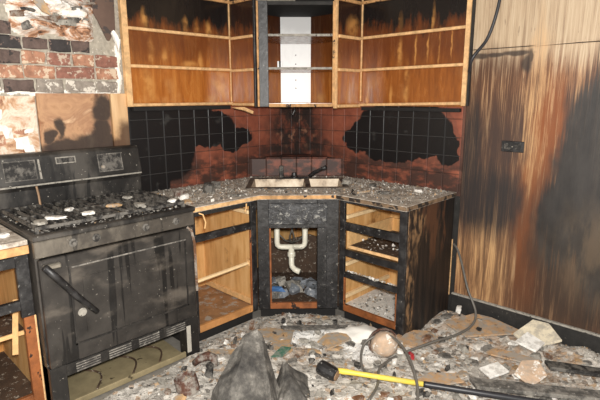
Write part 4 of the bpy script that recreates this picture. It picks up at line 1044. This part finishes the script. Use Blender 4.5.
plate('white_board_scrap', [(2.06, -.28), (2.18, -.29), (2.20, -.20), (2.09, -.17)], .105, .012, 'white_bit', 'white plasterboard piece in front of the cream chunk', 'plasterboard', (-.1, .3))
plate('white_flake', [(2.00, -.62), (2.08, -.66), (2.14, -.56), (2.06, -.52)], .055, .012, 'white_bit', 'broad white flake lying at the end of the dark plank', 'flake', (0, .2))
plate('green_glass_shard', [(1.07, -1.31), (1.13, -1.27), (1.13, -1.20), (1.07, -1.22)], .06, .006, 'green_glass', 'dark green glass shard beside the big ash-covered slab', 'glass', (0, .35), 0)
plate('cardboard_sheet', [(.72, -1.50), (.82, -1.58), (.93, -1.47), (.86, -1.38)], .030, .007, 'tan_bit', 'tan sheet scrap beside the range leg', 'sheet', (0, .05))
B().chunk((1.645, -.55, .075), (.10, .05, .04), seed=901, rz=.9).build('wood_block', 'brown_bit', None, .002, label='reddish brown wood block on the plywood scrap', cat='block')
B().chunk((1.60, -.78, .055), (.065, .05, .05), seed=902).build('white_lump', 'white_bit', None, .003, label='white lump beside the round clay pot', cat='plaster')
B().chunk((1.645, -.735, .045), (.10, .028, .028), seed=903, rz=-.55).build('red_plastic_piece', 'red_plastic', None, .003, label='small red plastic piece beside the white lump', cat='plastic')
B().chunk((1.62, -.10, .11), (.06, .05, .05), seed=905).build('plaster_lump', 'white_bit', None, .003, label='white plaster lump by the charred end panel and the baseboard', cat='plaster')
# battered round vessel
pz = hgt(1.535, -.85)
pot = thing('clay_pot', (1.535, -.85, pz), 'battered round clay pot lying on its side in white powder', 'pot')
pf = Fr((0, 0, 0), Vector((.70, .70, .1)).normalized(), Vector((-.1, 0, 1)).normalized(), Vector((.62, -.70, .30)).normalized())
B().lathe([(.012, -.085), (.05, -.078), (.072, -.05), (.080, -.01), (.076, .03), (.060, .062), (.045, .072), (.03, .076), (.008, .077)], (1.535, -.85, pz+.075), 14, pf).build('body', 'pot_clay', pot, smooth=True)
B().lathe([(.084, -.07), (.090, -.05), (.088, -.03), (.08, -.03), (.07, -.07)], (1.53, -.845, pz+.075), 14, pf).build('charred_band', 'rust', pot)
# dark rusty can and curved pipe near the range
cz = hgt(1.0, -1.80)
B().lathe([(.055, 0), (.058, .01), (.056, .085), (.050, .088), (.048, .03), (.01, .026)], (.99, -1.81, cz), 14, Fr((0, 0, 0), (1, .1, .2), (-.1, 1, .1), (-.2, -.1, 1))).build('burnt_can', 'rust', None, label='burnt rusty can standing near the range', cat='can')
B().chunk((.99, -1.81, cz+.075), (.06, .05, .03), seed=911).build('clay_crumb', 'tan_bit', None, label='tan crumb lying in the mouth of the burnt can', cat='debris')
B().tube([(.82, -1.66, .05), (.85, -1.64, .085), (.88, -1.61, .10), (.91, -1.59, .09), (.93, -1.60, .05)], [.018, .024, .026, .024, .018], 8).build('rusty_elbow', 'rust', None, smooth=True, label='rusty curved pipe elbow between the range and the big slab', cat='pipe')
B().chunk((.95, -1.65, .06), (.07, .06, .07), seed=912).build('charcoal_lump', 'black_bit', None, label='fat black charcoal lump beside the rusty elbow', cat='debris')
B().chunk((.70, -1.13, .06), (.045, .04, .06), seed=913).build('brown_cup', 'brown_bit', None, label='small brown stub in front of the toe kick of the open base cabinet', cat='debris')
# white powder heap
b = B(); nn = 18
for i in range(nn+1):
    for j in range(nn+1):
        u, v = -1+2*i/nn, -1+2*j/nn; x = 1.31+u*.22+v*.05; y = -.735+v*.13+u*.02
        e = max(0, 1-(u*u+v*v)+.3*fbm(u*2, v*2, 6)); b.v.append(Vector((x, min(y, -.622), hgt(x, y)-.006+.040*math.sqrt(e)+.006*fbm(u*6, v*6, 2)*min(1, e*3))))
for i in range(nn):
    for j in range(nn): q = i*(nn+1)+j; b.f.append([q, q+nn+1, q+nn+2, q+1]); b.mi.append(0)
b.build('powder_heap', 'plaster_white', None, kind='stuff', smooth=True, label='heap of white powder before the drawer cabinet', cat='powder')

# big ash-covered slab, a faceted leaning lump
def rock(name, key, base, ridge, label, cat, seed, sub=3, amp=.02):
    bm = bmesh.new(); vs = [bm.verts.new(p) for p in base+ridge]
    bmesh.ops.convex_hull(bm, input=vs)
    loose = [v for v in bm.verts if not v.link_faces]
    if loose: bmesh.ops.delete(bm, geom=loose, context='VERTS')
    bmesh.ops.triangulate(bm, faces=list(bm.faces))
    bmesh.ops.subdivide_edges(bm, edges=list(bm.edges), cuts=sub, use_grid_fill=True)
    for v in bm.verts:
        p = v.co; d = Vector((fbm(p.x*7, p.y*7, p.z*7+seed), fbm(p.y*7, p.z*7, p.x*7+seed), fbm(p.z*7, p.x*7, p.y*7+seed)))
        v.co = p+d*amp*1.3
        if v.co.z < .006: v.co.z = .006
    b = B(); bm.verts.ensure_lookup_table(); bm.verts.index_update()
    b.add([v.co.copy() for v in bm.verts], [[v.index for v in f.verts] for f in bm.faces]); bm.free()
    return b.build(name, key, None, label=label, cat=cat)
k = N('slab_grey'); f = k.noise(k.pos(), 9, 7, .7)
col = k.ramp(f, [(.32, srgb(46, 44, 43)), (.48, srgb(82, 79, 75)), (.58, srgb(112, 108, 102)), (.70, srgb(168, 163, 155))])
M['slab_grey'] = k.done(col, .85, k.noise(k.pos(), 30, 5, .7), .7, .012)
rock('charred_slab', 'slab_grey', [(1.05, -1.58, .01), (1.15, -1.80, .01), (1.30, -1.86, .01), (1.44, -1.62, .01), (1.33, -1.47, .01), (1.17, -1.42, .01)],
     [(1.105, -1.51, .290), (1.145, -1.465, .305), (1.165, -1.455, .285), (1.09, -1.60, .19), (1.24, -1.46, .13), (1.12, -1.70, .14), (1.36, -1.68, .08), (1.20, -1.62, .21), (1.24, -1.55, .18)], 'big dark grey ash-covered slab rising to a blunt peak', 'slab', 3, 4, .013)
rock('slab_fragment', 'slab_grey', [(1.22, -1.42, .01), (1.42, -1.58, .01), (1.50, -1.44, .01), (1.33, -1.27, .01), (1.20, -1.30, .01)], [(1.27, -1.36, .11), (1.38, -1.45, .09), (1.24, -1.36, .11)], 'lower grey slab lying against the big peaked slab', 'slab', 8, 3, .014)

# hammer
hz = hgt(1.44, -1.19)
hm = thing('sledge_hammer', (1.44, -1.20, hz), 'long hammer with a black head and a yellow and black handle', 'hammer')
ha, hb = Vector((1.375, -1.235, hz+.062)), Vector((1.485, -1.215, hz+.040))
dv = (hb-ha).normalized()
B().tube([ha, ha+dv*.008, ha+dv*.03, hb-dv*.03, hb-dv*.008, hb], [.030, .038, .040, .038, .036, .028], 12).build('head', 'char', hm)
B().tube([hb-dv*.002, hb+dv*.004], .029, 12).build('striking_face', 'head_tan', hm)
hs, he = (ha+hb)/2+Vector((.02, .02, .005)), Vector((2.43, -.655, hgt(2.43, -.655)+.022))
hl = lambda t: hs.lerp(he, t)
B().tube([hl(0), hl(.05), hl(.10), hl(.42)], [.013, .017, .014, .0145], 10).build('handle', 'yellow_paint', hm, smooth=True)
B().tube([hl(.42), hl(.43), hl(.98), hl(1.0)], [.0145, .016, .0165, .013], 10).build('grip', 'cable_black', hm, smooth=True)

# cables
def smooth_path(p, n=8):
    p = [Vector(q) for q in p]; out = []
    for i in range(len(p)-1):
        a, b_, c, d = p[max(i-1, 0)], p[i], p[i+1], p[min(i+2, len(p)-1)]
        for s in range(n):
            t = s/n; out.append(.5*((2*b_)+(-a+c)*t+(2*a-5*b_+4*c-d)*t*t+(-a+3*b_-3*c+d)*t**3))
    return out+[p[-1]]
B().tube(smooth_path([(1.52, -.025, .53), (1.56, -.05, .51), (1.62, -.10, .44), (1.70, -.16, .30), (1.78, -.20, .18), (1.80, -.28, .125), (1.77, -.42, .10), (1.69, -.60, .085), (1.60, -.80, .05), (1.60, -.98, .05), (1.68, -1.12, .045), (1.72, -1.25, .04)]), .0075, 8).build('power_cable', 'cable_grey', None, smooth=True,
    label='grey cable drooping from behind the end panel onto the rubble', cat='cable')
B().tube(smooth_path([(1.60, -1.08, .03), (1.50, -1.02, .06), (1.46, -.93, .13), (1.54, -.86, .185), (1.66, -.88, .175), (1.78, -.96, .14), (1.88, -1.06, .08), (1.93, -1.16, .04)]), .0075, 8).build('cable_loop', 'cable_grey', None, smooth=True,
    label='grey cable loop arching over the yellow hammer handle', cat='cable')
B().tube(smooth_path([(1.725, -.03, 2.35), (1.715, -.03, 2.15), (1.70, -.035, 2.0), (1.66, -.05, 1.85), (1.60, -.10, 1.74), (1.62, -.335, 1.69)][:5] + [(1.565, -.06, 1.66)]), .010, 8).build('hanging_cable', 'cable_black', None, smooth=True,
    label='thick black cable hanging down the panelling beside the wall cabinet', cat='cable')

for o in bpy.data.objects:
    if '_w' in o: del o['_w']
